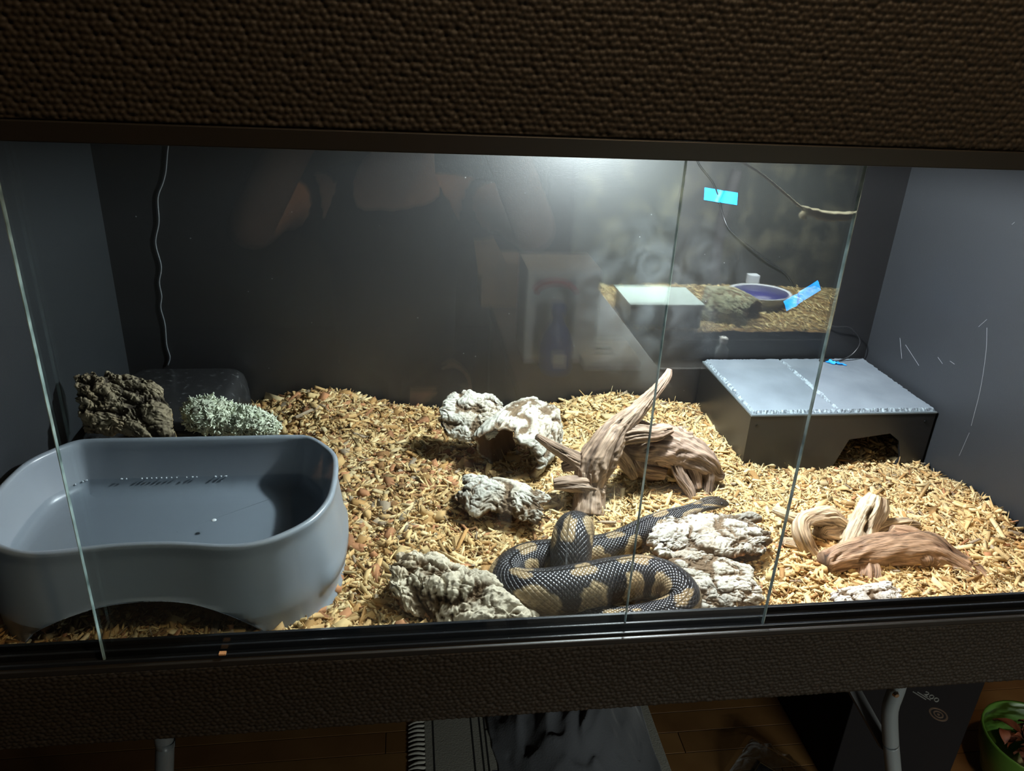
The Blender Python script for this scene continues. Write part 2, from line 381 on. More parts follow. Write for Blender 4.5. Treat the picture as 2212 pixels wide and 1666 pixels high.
def boxes(c, L, Wd, T, yaw, tilt, roll, colr, jit=0.25):
    n = len(c)
    base = np.array([(sx, sy, sz) for sz in (-.5, .5) for sy in (-.5, .5) for sx in (-.5, .5)])
    B = base[None]*np.stack([L, Wd, T], -1)[:, None]
    B[:, :, 1] *= 1-0.55*rng.random((n, 8))*(np.abs(base[:, 0]) > 0.4); B = B*(1+jit*(rng.random((n, 8, 3))-0.5))
    B[:, :, 0] += (rng.random((n, 8))-0.5)*(L*0.25)[:, None]
    cy, sy, ct, st, cr, sr = np.cos(yaw), np.sin(yaw), np.cos(tilt), np.sin(tilt), np.cos(roll), np.sin(roll)
    R = np.empty((n, 3, 3))
    R[:, 0, 0] = cy*ct; R[:, 1, 0] = sy*ct; R[:, 2, 0] = st
    R[:, 0, 1] = -sy*cr-cy*st*sr; R[:, 1, 1] = cy*cr-sy*st*sr; R[:, 2, 1] = ct*sr
    R[:, :, 2] = np.cross(R[:, :, 0], R[:, :, 1])
    V = np.einsum('nij,nkj->nki', R, B)+c[:, None]
    F = np.array([(0,2,3,1), (4,5,7,6), (0,1,5,4), (2,6,7,3), (0,4,6,2), (1,3,7,5)])
    F = (F[None]+(np.arange(n)*8)[:, None, None]).reshape(-1, 4)
    return V.reshape(-1, 3), F, np.repeat(colr, 8, 0)
PAL = 0.88*np.array([(0.60, 0.425, 0.195), (0.70, 0.54, 0.29), (0.50, 0.32, 0.135), (0.36, 0.20, 0.07), (0.19, 0.095, 0.035), (0.36, 0.165, 0.075), (0.30, 0.23, 0.155)])
def bedding(name, x0, x1, y0, y1, Hf, N, label, redness, mt=None, tint=(1, 1, 1)):
    nx, ny = int((x1-x0)/0.006), int((y1-y0)/0.006)
    gx, gy = np.meshgrid(np.linspace(x0, x1, nx), np.linspace(y0, y1, ny)); gz = Hf(gx, gy)-0.003+0.004*rng.random(gx.shape)
    Vs = [np.stack([gx, gy, gz], -1).reshape(-1, 3)]; Fs = [np.array(grid_faces(ny, nx))]
    Cs = [np.array([(0.16, 0.085, 0.03)])*(0.6+0.8*rng.random((nx*ny, 1)))]
    off = nx*ny
    def scatter(n, Lr, wr, tr, tilt, lift, kind):
        nonlocal off
        x = rng.uniform(x0+0.006, x1-0.006, n); y = rng.uniform(y0+0.008, y1-0.006, n)
        red = redness(x, y)
        L = np.exp(rng.normal(math.log(Lr), 0.38, n)).clip(Lr*0.4, Lr*2.3); Wd = L*rng.uniform(*wr, n); T = np.maximum(L*rng.uniform(*tr, n), 0.0006)
        if kind == 'chunk':
            keep = rng.random(n) < red
        else: keep = np.ones(n, bool)
        pr = np.stack([0.36-0.12*red, 0.30-0.15*red, 0.20+0*red, 0.08+0.10*red, 0.03+0.08*red, 0.01+0.07*red, 0.02+0.02*red], -1)
        if kind == 'chunk': pr = pr*np.array([.5, .3, 1, 1.3, 1.2, 4.5, 2.5])
        pr /= pr.sum(1, keepdims=True); idx = (pr.cumsum(1) > rng.random((n, 1))).argmax(1)
        colr = PAL[idx]*(0.75+0.5*rng.random((n, 1)))
        z = Hf(x, y)+lift*rng.random(n)
        c = np.stack([x, y, z], -1)
        a = (c, L, Wd, T, rng.uniform(0, 2*PI, n), rng.normal(0, tilt, n), rng.normal(0, 0.6, n), colr)
        a = [q[keep] for q in a]
        V, F, C = boxes(*a); Vs.append(V); Fs.append(F+off); Cs.append(C); off += len(V)
    k = N
    scatter(int(k*0.55), 0.0105, (0.16, 0.36), (0.08, 0.2), 0.30, 0.0055, 'chip')
    scatter(int(k*0.12), 0.017, (0.14, 0.30), (0.06, 0.14), 0.24, 0.007, 'chip')
    scatter(int(k*0.36), 0.012, (0.035, 0.07), (0.03, 0.06), 0.5, 0.006, 'fibre')
    scatter(int(k*0.085), 0.0100, (0.55, 0.95), (0.3, 0.6), 0.4, 0.005, 'chunk')
    scatter(int(k*0.006), 0.020, (0.02, 0.03), (0.02, 0.03), 0.9, 0.010, 'fibre')
    V, F, C = np.vstack(Vs), np.vstack(Fs), np.vstack(Cs)
    V[:, 0] = V[:, 0].clip(x0, x1); V[:, 1] = V[:, 1].clip(y0, y1)
    o = obj(name, V, F, mt or MT['chips'], None, False, C*np.array(tint))
    return tag(o, label, 'bedding', kind='stuff')
def redm(x, y): return (sstep(0.10, -0.16, x)*(0.55+0.6*(vn(np.stack([x*9, y*9, 0*x], -1), 5)-0.3))).clip(0.04, 1)
bedding('wood_chip_bedding', -HW+0.001, HW-0.001, 0.009, DEP-0.002, H, 95000, 'loose tan and reddish wood chips covering the terrarium floor', redm)

# ------------------------------------------------------------------ grey water tub
TCX = -0.429
half = [(0, .250), (.06, .250), (.110, .250), (.132, .245), (.152, .222), (.164, .200), (.168, .175), (.169, .14), (.166, .105), (.152, .07), (.126, .044), (.098, .031), (.072, .030), (.035, .036), (0, .038)]
ring = half+[(-x, y) for x, y in half[-2:0:-1]]
NR = 180
rc = catmull(np.array([(x, y, 0) for x, y in ring[-3:]+ring+ring[:4]]), 900)
i0 = np.argmin(np.hypot(rc[:450, 0], rc[:450, 1]-.25)); i1 = 450+np.argmin(np.hypot(rc[450:, 0], rc[450:, 1]-.25))
out = rc[np.linspace(i0, i1, NR, endpoint=False).astype(int), :2]
tn = np.roll(out, -1, 0)-np.roll(out, 1, 0); tn /= np.linalg.norm(tn, axis=1)[:, None]
for _ in range(3): tn = (np.roll(tn, 1, 0)+tn*2+np.roll(tn, -1, 0)); tn /= np.linalg.norm(tn, axis=1)[:, None]
nrm = np.stack([-tn[:, 1], tn[:, 0]], -1)
if (nrm*(out-out.mean(0))).sum() < 0: nrm = -nrm
TB = -0.058
zb = np.where((out[:, 1] < 0.09) & (np.abs(out[:, 0]) < 0.118), TB+0.073*np.maximum(1-np.abs((out[:, 0]+0.006)/0.119)**2.6, 0)**0.5, TB)
side = sstep(0.150, 0.160, out[:, 0])
def tring(o, z, clampz=True):
    p = out+nrm*(np.asarray(o)+0*zb)[:, None]; zz = z+0*zb
    if clampz: zz = np.maximum(zz, zb)
    return np.stack([p[:, 0]+TCX, p[:, 1], zz], -1)
RZ, FZ = 0.078, 0.021
P = []
e0 = tring(-0.030, FZ, 0)
for k in (0.004, 0.2, 0.45, 0.7, 0.9): P.append(np.stack([(e0[:, 0]-TCX)*k+TCX, (e0[:, 1]-.14)*k+.14, FZ+0*zb], -1))
P += [tring(-0.030, FZ+0.0008, 0), tring(-0.023, FZ+0.003, 0), tring(-0.0185, FZ+0.008, 0), tring(-0.016, FZ+0.016, 0), tring(-0.010, 0.055, 0), tring(-0.0068, 0.070, 0), tring(-0.006, 0.0755, 0),
      tring(-0.0045, RZ, 0), tring(-0.0015, RZ+0.0008, 0), tring(0.001, RZ-0.001, 0), tring(0.0012, RZ-0.004, 0), tring(-0.0005, 0.068, 0)]
for z in np.linspace(0.06, 0.012, 7): P.append(tring(0.0035*(0.06-z)/0.06-0.0005+side*0.004*(0.06-z)/0.06, z))
P += [tring(0.003+side*0.006, 0.004), tring(0.003+side*0.006, -0.008), tring(0.002, -0.014), tring(0.001, -0.030), tring(0.001, -0.036), tring(0.0035, -0.0385), tring(0.0038, -0.041), tring(0.002, -0.0435), tring(0.002, -0.05), tring(0.002, TB),
      tring(-0.002, TB), tring(-0.002, -0.03), tring(-0.004, 0.012), tring(-0.006, FZ-0.004, 0)]
e1 = P[-1]
for k in (0.9, 0.5, 0.01): P.append(np.stack([(e1[:, 0]-TCX)*k+TCX, (e1[:, 1]-.14)*k+.14, e1[:, 2]], -1))
V = np.vstack(P); F = grid_faces(len(P), NR, True); F += [tuple(range((len(P)-1)*NR, len(P)*NR))[::-1]]
TUB = empty('water_tub', (TCX, 0.14, TB), 'large grey plastic water tub with an arched cut-out in its front', 'tub')
obj('tub_body', V, F, MT['tub'], TUB)
WZ = 0.034
wr = tring(-0.0168, WZ, 0)
MT['water'] = glass_mat('still_water', (0.93, 0.955, 0.97), None, 0.022)
wc = np.array([TCX, .14, WZ]); wp = np.vstack([wc+(wr-wc)*k for k in (1, .5, .005)])
wo = obj('tub_water', wp, grid_faces(3, NR, True), MT['water'], TUB)
tag(wo, 'clear shallow water')
MT['foam'] = mat('foam', (0.6, 0.65, 0.7), 0.6)
fm = MB()
for px in list(np.linspace(300, 375, 26))+list(np.linspace(405, 420, 5))+list(np.linspace(455, 480, 9))+list(np.linspace(258, 268, 4))+list(np.linspace(172, 186, 5)):
    q = AZ(px+random.uniform(-2, 2), 1040+random.uniform(-1.5, 1.5), WZ); j = np.argmin(np.abs(wr[:, 0]-q[0])+10*(wr[:, 1] < .15)); q = wr[j]
    fm.tube([(q[0]+(px % 1)*0.002, q[1]-0.0015+random.uniform(-.001, .0003), WZ), (q[0], q[1]-0.001, WZ+0.0009)], [0.0011, 0.0003], 6, 3)
q = AZ(462, 1124, WZ); fm.tube([(q[0], q[1], WZ), (q[0], q[1], WZ+0.0008)], [0.0028, 0.0018], 10, 3)
tag(fm.build('foam', MT['foam'], TUB, True), kind='stuff')

# ------------------------------------------------------------------ slate-topped hide
HR = empty('slate_hide', (0.4595, 0.4665, -0.07), 'square black hide box with a grey slate top in the corner', 'hide box')
hx0, hx1, hy0, hy1, hz0, hz1 = 0.312, 0.6075, 0.364, 0.5695, -0.07, 0.0335
def prism_y(poly, y0, y1):
    n = len(poly); V = [(x, y0, z) for x, z in poly]+[(x, y1, z) for x, z in poly]
    return V, [tuple(range(n))[::-1], tuple(range(n, 2*n))]+[(i, (i+1) % n, (i+1) % n+n, i+n) for i in range(n)]
V, F = prism_y([(hx0, hz0), (0.453, hz0), (0.475, -0.008), (0.539, 0.001), (0.557, -0.012), (0.568, -0.043), (0.553, hz0), (hx1-.002, hz0), (hx1-.002, hz1), (hx0, hz1)], hy0, hy0+0.005)
MB().add(V, F).build('front_panel', MT['acrylic'], HR)
MB().box(hx0, hx0+0.005, hy0+0.005, hy1, hz0, hz1).build('side_panel', MT['acrylic'], HR)
MB().box(hx1-0.007, hx1-0.002, hy0+0.005, hy1, hz0, hz1).build('side_panel', MT['acrylic'], HR)
MB().box(hx0+.005, hx1-.007, hy1-0.005, hy1, hz0, hz1).build('back_panel', MT['acrylic'], HR)
MB().box(hx0, hx1-0.001, hy0-0.001, hy1, hz1, hz1+0.003, 0.0006).build('lid', mat('lid_edge', (0.10, 0.12, 0.13), 0.3), HR)
def ragged(x0, x1, y0, y1, z0, z1, seed):
    n = 60; r = np.random.default_rng(seed); pts = []
    for (ax, ay, bx, by) in ((x0, y0, x1, y0), (x1, y0, x1, y1), (x1, y1, x0, y1), (x0, y1, x0, y0)):
        for t in np.linspace(0, 1, n, endpoint=False):
            pts.append((ax+(bx-ax)*t, ay+(by-ay)*t))
    p = np.array(pts); c = p.mean(0); j = r.random(len(p))*0.0022
    d = p-c; d /= np.abs(d).max(1)[:, None]*0+np.linalg.norm(d, axis=1)[:, None]
    lo_, hi_ = p-d*j[:, None]*0.6, p-d*(0.0025+j[:, None]*1.6)
    m = len(p); V = np.vstack([np.c_[lo_, np.full(m, z0)], np.c_[(lo_*.6+hi_*.4), np.full(m, z0+(z1-z0)*.5)], np.c_[hi_, np.full(m, z1)]])
    return V, m
for x0, x1, sd in ((hx0+.003, 0.4475, 1), (0.449, hx1-.004, 2)):
    V, m = ragged(x0, x1, hy0+.0015, hy1-.001, hz1+0.003, hz1+0.0075, sd)
    t = obj('slate_tile', V[2*m:].tolist()+(V[2*m:]-[0, 0, .004]).tolist(), [tuple(range(m))]+[(i, i+m, (i+1) % m+m, (i+1) % m) for i in range(m)], MT['slate'], HR, False)
    obj('chipped_edge', V, grid_faces(3, m, True), MT['slate_pale'], t, False)
for x, z in ((hx0+.012, .018), (hx1-.016, .020), (hx0+.010, -.045)):
    MB().tube([(x, hy0+.001, z), (x, hy0-.0008, z)], [.0026, .0022], 12, 3).build('screw', MT['screw'], HR)

# ------------------------------------------------------------------ low black plastic hide
HL = empty('plastic_hide', (-0.513, 0.44, -0.052), 'glossy black plastic hide with an arched side door behind the tub', 'hide box')
prof = [(0.0, 0.0), (0.0, 0.02), (0.004, 0.07), (0.007, 0.082), (0.012, 0.089), (0.020, 0.092)]
V = []; ns = 64
for ins, z in prof:
    hx, hy, cr = 0.089-ins, 0.122-ins, 0.022
    for k in range(ns):
        t = 2*PI*k/ns; cx, sx = math.cos(t), math.sin(t)
        V.append((-0.513+math.copysign(max(hx-cr, 0)+0, cx)*(1 if abs(cx) > 1e-6 else 0)+cr*cx, 0.442+math.copysign(hy-cr, sx)*(1 if abs(sx) > 1e-6 else 0)+cr*sx, -0.052+z))
F = grid_faces(len(prof), ns, True)+[tuple(range((len(prof)-1)*ns, len(prof)*ns))]
obj('hide_body', V, F, MT['hideplastic'], HL)
ar = [(-0.4225, 0.435+0.034*math.cos(t), -0.045+0.060*math.sin(t)) for t in np.linspace(0, PI, 15)]
V, F, _, _ = tube(ar, 0.0065, 10, 40, flat=[1.0]); obj('doorway_rim', V, F, MT['hideplastic'], HL)
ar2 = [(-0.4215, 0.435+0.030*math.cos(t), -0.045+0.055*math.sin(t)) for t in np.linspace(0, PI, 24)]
obj('doorway_dark_plate', ar2+[(x-0.004, y, z) for x, y, z in ar2], [tuple(range(24)), tuple(range(24, 48))[::-1]]+[(i, i+24, i+25, i+1) for i in range(23)]+[(23, 47, 24, 0)], mat('painted_door_shade', (0.002,)*3, 1.0, 0.0), HL, False)  # no opening cut: a matt black plate paints the shade inside the door

# ------------------------------------------------------------------ cables and tape
WY = DEP-0.0025
def W_(l, y=WY): return [AY(a, b, y) for a, b in l]
V, F, _, _ = tube(W_([(366, 300), (362, 325), (358, 370), (352, 395), (341, 428), (343, 480), (336, 525), (348, 575), (344, 610), (349, 640), (347, 665), (356, 700), (360, 745), (367, 772), (362, 790)]), 0.0011, 8, 120)
tag(obj('sensor_wire', V, F, MT['wire']), 'thin pale wire hanging down the back above the black plastic hide', 'wire')
pts = [AY(1500, 325, .573), AY(1510, 355, .5715), AY(1540, 395, .5715), AY(1553, 430, .5725), AY(1562, 465, .5715), AY(1580, 500, .562), AY(1640, 550, .556), AY(1695, 590, .566), AY(1722, 630, .5725), AY(1745, 660, .5715), AY(1790, 702, .562), AY(1835, 708, .556), AY(1858, 735, .553), AY(1845, 762, .552), AY(1815, 780, .552), AY(1790, 785, .552)]
pts[-1][2] = pts[-2][2] = 0.0425
PB = empty('probe_cable', pts[-1], 'black probe cable looping down from the blue tape to the slate lid', 'cable')
V, F, _, _ = tube(pts, 0.0014, 8, 200); obj('cable', V, F, MT['cable'], PB)
e = pts[-1]; V, F, _, _ = tube([e+[0.004, 0, 0.0012], e+[-0.002, 0, 0.0012], e+[-0.016, -0.001, 0.0012], e+[-0.019, -0.001, 0.0012]], [0.0014, 0.003, 0.003, 0.0015], 12, 20); obj('probe_tip', V, F, MT['cable'], PB)
def tape(name, c, u, v, nrm_, label, ridge=None, wrinkle=0.0006):
    c, u, v, nrm_ = (np.array(q, float) for q in (c, u, v, nrm_)); n, m = 26, 10; T = []
    rr = np.random.default_rng(len(label))
    for i in range(n):
        for j in range(m):
            a_, b_ = i/(n-1)*2-1, j/(m-1)*2-1
            a2 = a_+ (0.02*rr.random() if abs(a_) == 1 else 0)
            h = 0.0006+wrinkle*vn(np.array([a_*3, b_*2, len(label)]), 4)
            if ridge is not None: h += 0.0030*math.exp(-((a_-ridge-0.12*b_)/0.10)**2)
            T.append(c+u*a2+v*b_+nrm_*h)
    T = np.array(T); q = grid_faces(n, m); N_ = n*m
    V = np.vstack([T, T-nrm_*0.0003]); F = q+[tuple(i+N_ for i in f[::-1]) for f in q]
    return tag(obj(name, V, F, MT['tape']), label, 'tape', 'strips of blue tape holding the probe cable')
pc = AY(1556.5, 424, WY); tape('tape_strip', pc, (0.0275, 0, -0.0035), (-0.0008, 0, 0.0095), (0, -1, 0), 'blue tape strip on the back wall near the top', ridge=-0.05)
pc = AY(1732, 639, WY); tape('tape_strip', pc, (0.0265, 0, 0.0185), (-0.0045, 0, 0.0085), (0, -1, 0), 'slanted blue tape strip on the back wall above the slate hide', ridge=-0.35, wrinkle=0.001)
q = AZ(1803, 786, 0.0412); tape('tape_strip', q, (0.012, -0.004, 0.0), (-0.004, 0.007, 0.0), (0, 0, 1), 'small crumpled scrap of blue tape on the slate lid', ridge=-0.3, wrinkle=0.003)

# ================================================================== cork bark
def bark_tex(S, W_, seed, fr=1.0):
    """height 0..1 of bark plates with deep cracks, S along and W_ across in metres"""
    p = np.stack([S*46*fr, W_*62*fr, 0*S+seed*3.1], -1)
    wv = np.stack([fbm(p*0.7, 3, seed+1), fbm(p*0.7+9, 3, seed+2), 0*S], -1)*0.8
    lump = 1-ridged(p*0.75+wv, 4, seed+3); fine = fbm(p*6+wv*2, 4, seed+5, 0.62)
    cr = ridged(np.stack([S*50*fr, W_*210*fr, 0*S+seed], -1)+wv*1.2, 2, seed+9)
    crk = sstep(0.30, 0.06, lump)*0.55+0.30*sstep(0.82, 0.95, cr)
    return np.clip(0.30+0.85*lump+0.30*(fine-0.5)-0.5*crk, 0, 1), np.clip(0.62+0.8*(fine-0.5)+0.25*(lump-0.4)-crk, 0, 1)
def bark_col(h, pale, dark, S, W_, seed):
    t = sstep(0.26, 0.64, h)[..., None]; v = fbm(np.stack([S*30, W_*30, 0*S+seed], -1), 4, seed+21)[..., None]
    warm = sstep(0.52, 0.66, fbm(np.stack([S*26, W_*26, 0*S+seed+7], -1), 3, seed+25))[..., None]
    pc_ = np.array(pale)*(1-0.28*warm)+np.array((0.30, 0.20, 0.105))*0.28*warm
    return (np.array(dark)*(1-t)+pc_*t)*(0.55+0.9*v)
def shell(P, Nn, n, m, th, seed, pale, dark, inner, amp, SS, WW, fr=1.0, thin_edge=True):
    """P: (n,m,3) mid surface, Nn its outward normals"""
    h, hcol = bark_tex(SS, WW, seed, fr); a, b = np.linspace(-1, 1, n)[:, None], np.linspace(-1, 1, m)[None]
    e = 1-np.maximum(np.abs(a)**8, np.abs(b)**8)
    O = P+Nn*((h-0.5)*amp+th*0.5*(0.35+0.65*e))[..., None]
    I = P-Nn*(th*0.5*(0.35+0.65*e)+0.0015*fbm(np.stack([SS*60, WW*60, 0*SS], -1), 2, seed+31))[..., None]
    V = np.vstack([O.reshape(-1, 3), I.reshape(-1, 3)]); N_ = n*m
    F = grid_faces(n, m); F = F+[tuple(i+N_ for i in f[::-1]) for f in F]
    bd = [j for j in range(m)]+[i*m+m-1 for i in range(1, n)]+[(n-1)*m+j for j in range(m-2, -1, -1)]+[i*m for i in range(n-2, 0, -1)]
    F += [(bd[k], bd[k]+N_, bd[(k+1) % len(bd)]+N_, bd[(k+1) % len(bd)]) for k in range(len(bd))]
    co = bark_col(hcol, pale, dark, SS, WW, seed).reshape(-1, 3)
    ci = np.array(inner)*(0.6+0.8*fbm(np.stack([SS*80, WW*25, 0*SS+2], -1), 3, seed+41).reshape(-1, 1))
    return V, F, np.vstack([co, ci])
PALE, DARK, INN = (0.43, 0.41, 0.35), (0.11, 0.075, 0.045), (0.24, 0.12, 0.055)
def slab(name, c, u, v, bulge, th, seed, label, pale=PALE, dark=DARK, inner=INN, amp=0.009, n=170, m=110, rag=0.30, fr=1.0, twist=0.0, up=(0, 0, 1)):
    c, u, v = (np.array(q, float) for q in (c, u, v)); nn = np.cross(u, v); nn /= np.linalg.norm(nn)
    if nn@np.array(up) < 0: nn = -nn
    lu, lv = np.linalg.norm(u), np.linalg.norm(v)
    A, B = np.meshgrid(np.linspace(-1, 1, n), np.linspace(-1, 1, m), indexing='ij')
    q = lambda x, s: fbm(np.stack([x*2.0+seed, 0*x+s, 0*x], -1), 5, seed+s, 0.6)-0.5
    A2 = A*(1+rag*2*q(B+(A > 0)*7, 61))*(1-0.12*np.abs(B)**2.5); B2 = B*(1+rag*2*q(A+(B > 0)*7, 62))*(1-0.16*np.abs(A)**2.5)
    bow = lambda b: bulge*(1-b*b)
    P = c+u*A2[..., None]+v*B2[..., None]+nn*(bow(B2)+0.25*bulge*(1-A2*A2)+twist*A2*B2)[..., None]
    P = P+nn*(0.016*lu/0.1*(fbm(np.stack([A*1.7, B*1.7, 0*A+seed], -1), 3, seed+51)-0.5))[..., None]
    du = np.gradient(P, axis=0); dv = np.gradient(P, axis=1); Nn = np.cross(du, dv); Nn /= np.linalg.norm(Nn, axis=-1, keepdims=True)+1e-12
    if (Nn@nn).mean() < 0: Nn = -Nn
    V, F, C = shell(P, Nn, n, m, th, seed, pale, dark, inner, amp, A*lu, B*lv, fr); V[:, 1] = np.maximum(V[:, 1], 0.0095)
    o = obj(name, V, F, MT['bark'], None, True, C); return tag(o, label, 'cork bark')
def seg(p0, p1): return (p0+p1)/2, (p1-p0)/2
GP = 'pieces of cork bark'
# mid-left slab
c, u = seg(AZ(1000, 1062, -0.022), AZ(1188, 1108, -0.022)); pv = np.array([-u[1], u[0], 0]); pv /= np.linalg.norm(pv)
slab('cork_slab', c-[0, 0, .006], u, pv*0.034, 0.022, 0.010, 11, 'pale curved cork slab lying in front of the hollow cork tube', amp=0.012)['group'] = GP
# front-left log
c, u = seg(AZ(852, 1250, -0.022), AZ(1155, 1360, -0.046)); pv = np.array([-u[1], u[0], 0]); pv /= np.linalg.norm(pv)
slab('cork_log', c+[-.004, .002, -.010], u*1.03, pv*0.041, 0.031, 0.012, 23, 'knobbly tan cork log against the front glass left of the snake', pale=(0.50, 0.44, 0.335), dark=(0.10, 0.065, 0.035), amp=0.022, n=210, m=120, rag=0.2)['group'] = GP
# slabs under the snake's neck
c = AZ(1530, 1160, -0.022); slab('cork_slab', c, (0.072, 0.002, -.002), (0.008, 0.040, .002), 0.006, 0.014, 35, 'flat white cork slab under the neck of the snake', pale=(0.37, 0.352, 0.305), amp=0.010, fr=1.3)['group'] = GP
c = AZ(1528, 1250, -0.032); slab('cork_slab', c, (0.050, -0.012, -.006), (0.012, 0.024, .009), 0.007, 0.010, 37, 'grey cork slab in the middle of the pile right of the snake', pale=(0.36, 0.34, 0.285), amp=0.007, fr=1.5)['group'] = GP
c = AZ(1545, 1288, -0.030); slab('cork_slab', c, (0.054, -0.006, -.002), (0.003, 0.021, .008), 0.006, 0.009, 39, 'ragged pale cork strip at the glass right of the snake', pale=(0.38, 0.36, 0.31), amp=0.008, fr=1.4)['group'] = GP
c = AZ(1868, 1292, -0.028); slab('cork_slab', c, (0.044, 0.006, 0), (0.0, 0.014, .002), 0.005, 0.007, 41, 'thin white cork strip in front of the pale driftwood', pale=(0.52, 0.50, 0.45), amp=0.006, fr=1.3)['group'] = GP
# leaning upper slab at the back
c = AY(1022, 902, 0.405); slab('cork_slab', c, (0.042, -0.010, -0.004), (0.012, 0.024, 0.022), 0.012, 0.012, 43, 'pale cork slab leaning against the left of the hollow cork tube', amp=0.011)['group'] = GP
# dark slab on the black hide
c = AZ(272, 882, 0.082); slab('cork_slab', c, (0.054, -0.004, -0.006), (-0.016, 0.032, 0.030), 0.012, 0.016, 53, 'dark brown cork slab resting on the black plastic hide', pale=(0.27, 0.22, 0.145), dark=(0.045, 0.035, 0.025), inner=(0.42, 0.29, 0.13), amp=0.016, rag=0.24, fr=1.1)['group'] = GP

def cork_tube(name, path, r, a0, a1, th, seed, label, pale=PALE, n=110, m=190, amp=0.010, up=(0, 0, 1)):
    R4 = catmull(np.hstack([np.array(path), np.array(r)[:, None]]), n); C, rr = R4[:, :3], R4[:, 3]
    T, U, B = frames(C, up); A = np.linspace(a0, a1, m)
    L = np.linalg.norm(C[-1]-C[0]); S = np.linspace(0, L, n)[:, None]+0*A
    rag = (fbm(np.stack([np.cos(A)*1.5, np.sin(A)*1.5, 0*A], -1), 4, seed+7)-0.5)
    end = (np.linspace(-1, 1, n)**3)[:, None]*rag*0.06
    R_ = rr[:, None]*(1+0.25*(fbm(np.stack([S*12, np.cos(A)*1.2+0*S, np.sin(A)*1.2+0*S], -1), 3, seed+8)-0.5))
    Nn = U[:, None]*np.cos(A)[None, :, None]+B[:, None]*np.sin(A)[None, :, None]
    P = C[:, None]+Nn*R_[..., None]+T[:, None]*end[..., None]
    V, F, Cc = shell(P, Nn, n, m, th, seed, pale, DARK, (0.14, 0.085, 0.05), amp, S, A*rr.mean()+0*S)
    return tag(obj(name, V, F, MT['bark'], None, True, Cc), label, 'cork bark', GP)
q0, q1 = AZ(1092, 985, -0.012), AZ(1160, 925, -0.010)
cork_tube('cork_tube', [q0, (q0+q1)/2+[0, 0, .004], q1], [0.046, 0.047, 0.042], -2.5, 2.6, 0.010, 67, 'hollow pale cork tube open towards the front, beside the driftwood')

# lichen-covered branch
def lichen(path, r, seed):
    d = lambda S, A, R_: R_*0.7*(ridged(np.stack([S*90, np.cos(A)*2.4, np.sin(A)*2.4], -1), 3, seed)-0.55)
    V, F, S, A = tube(path, r, 40, 90, disp=d)
    t = fbm(np.stack([S*160, np.cos(A)*5, np.sin(A)*5], -1), 3, seed+3); t = sstep(0.36, 0.54, t)[:, None]
    return V, F, np.array([(0.10, 0.09, 0.06)])*(1-t)+np.array([(0.60, 0.64, 0.49)])*t
p0 = [AZ(402, 908, 0.060), AZ(440, 895, 0.066), AZ(500, 905, 0.056), AZ(560, 915, 0.050), AZ(600, 928, 0.040)]
LB = empty('lichen_branch', p0[2], 'lumpy branch crusted with pale green lichen behind the tub', 'branch')
V, F, C = lichen(p0, [0.012, 0.020, 0.017, 0.015, 0.006], 71); obj('branch_core', V, F, MT['bark'], LB, True, C)
n = 2600; k = rng.integers(0, len(V)-2, n); cc = V[k]+rng.normal(0, 0.0012, (n, 3)); L = rng.uniform(0.003, 0.0075, n)
vv, ff, cl = boxes(cc, L, L*rng.uniform(.25, .5, n), 0*L+0.0007, rng.uniform(0, 6.3, n), rng.normal(0.3, 0.7, n), rng.normal(0, .9, n), np.array([(0.68, 0.72, 0.56)])*rng.uniform(.6, 1.15, (n, 1)), 0.5)
tag(obj('lichen_flakes', vv, ff, MT['bark'], LB, False, cl), kind='stuff')

# ================================================================== driftwood
def grain(S, A, seed, tw=9.0):
    c, s = np.cos(A+S*tw), np.sin(A+S*tw)
    wv = fbm(np.stack([S*22, c*1.1, s*1.1], -1), 3, seed+2)*1.4
    big = ridged(np.stack([S*13+wv, c*1.5+wv, s*1.5], -1), 3, seed); lines = ridged(np.stack([S*20+wv*2, c*4.2+wv, s*4.2], -1), 4, seed+5)
    hole = sstep(0.66, 0.76, fbm(np.stack([S*30, c*1.7, s*1.7], -1), 3, seed+9))
    return big, lines, hole
def driftwood(name, limbs, label, seed, light, dark, pale=None, sh=1.0):
    Vs, Fs, Cs, Us = [], [], [], []; off = 0
    for i, (path, r) in enumerate(limbs):
        sd = seed+i*13
        def d(S, A, R_):
            b, l, h = grain(S, A, sd); return R_*sh*(0.62*(b-0.60)+0.30*(l-0.60)-0.45*h)
        ln = sum(np.linalg.norm(np.subtract(path[k+1], path[k])) for k in range(len(path)-1))
        pj = np.array(path); pj[1:-1] += (np.random.default_rng(sd).random((len(pj)-2, 3))-0.5)*0.004*sh
        V, F, S, A = tube(pj, r, 72, max(24, int(ln/0.0014)), disp=d)
        b, l, h = grain(S, A, sd); t = sstep(0.30, 0.95, 0.62*(b-0.1)+0.75*(l-0.25))[:, None]; t = 1-0.85*(1-t)
        v = fbm(np.stack([S*28, np.cos(A)*1.2, np.sin(A)*1.2], -1), 3, sd+40)[:, None]
        C = np.array(dark)*(1-t)+np.array(light if not (pale and i in pale) else pale[i])*t; C = C*(0.5+v)*(1-0.8*h[:, None])
        Vs.append(V); Fs += [tuple(j+off for j in f) for f in F]; Cs.append(C); Us.append(np.stack([S+i*0.37, A*np.mean(r)], -1)); off += len(V)
    V = np.vstack(Vs); V[:, 1] = np.maximum(V[:, 1], 0.0095); V[:, 2] = np.maximum(V[:, 2], -0.078)
    return tag(obj(name, V, Fs, MT['wood'], None, True, np.vstack(Cs), np.vstack(Us)), label, 'driftwood', 'driftwood branches')
Y = lambda *l: [AY(*p) for p in l]
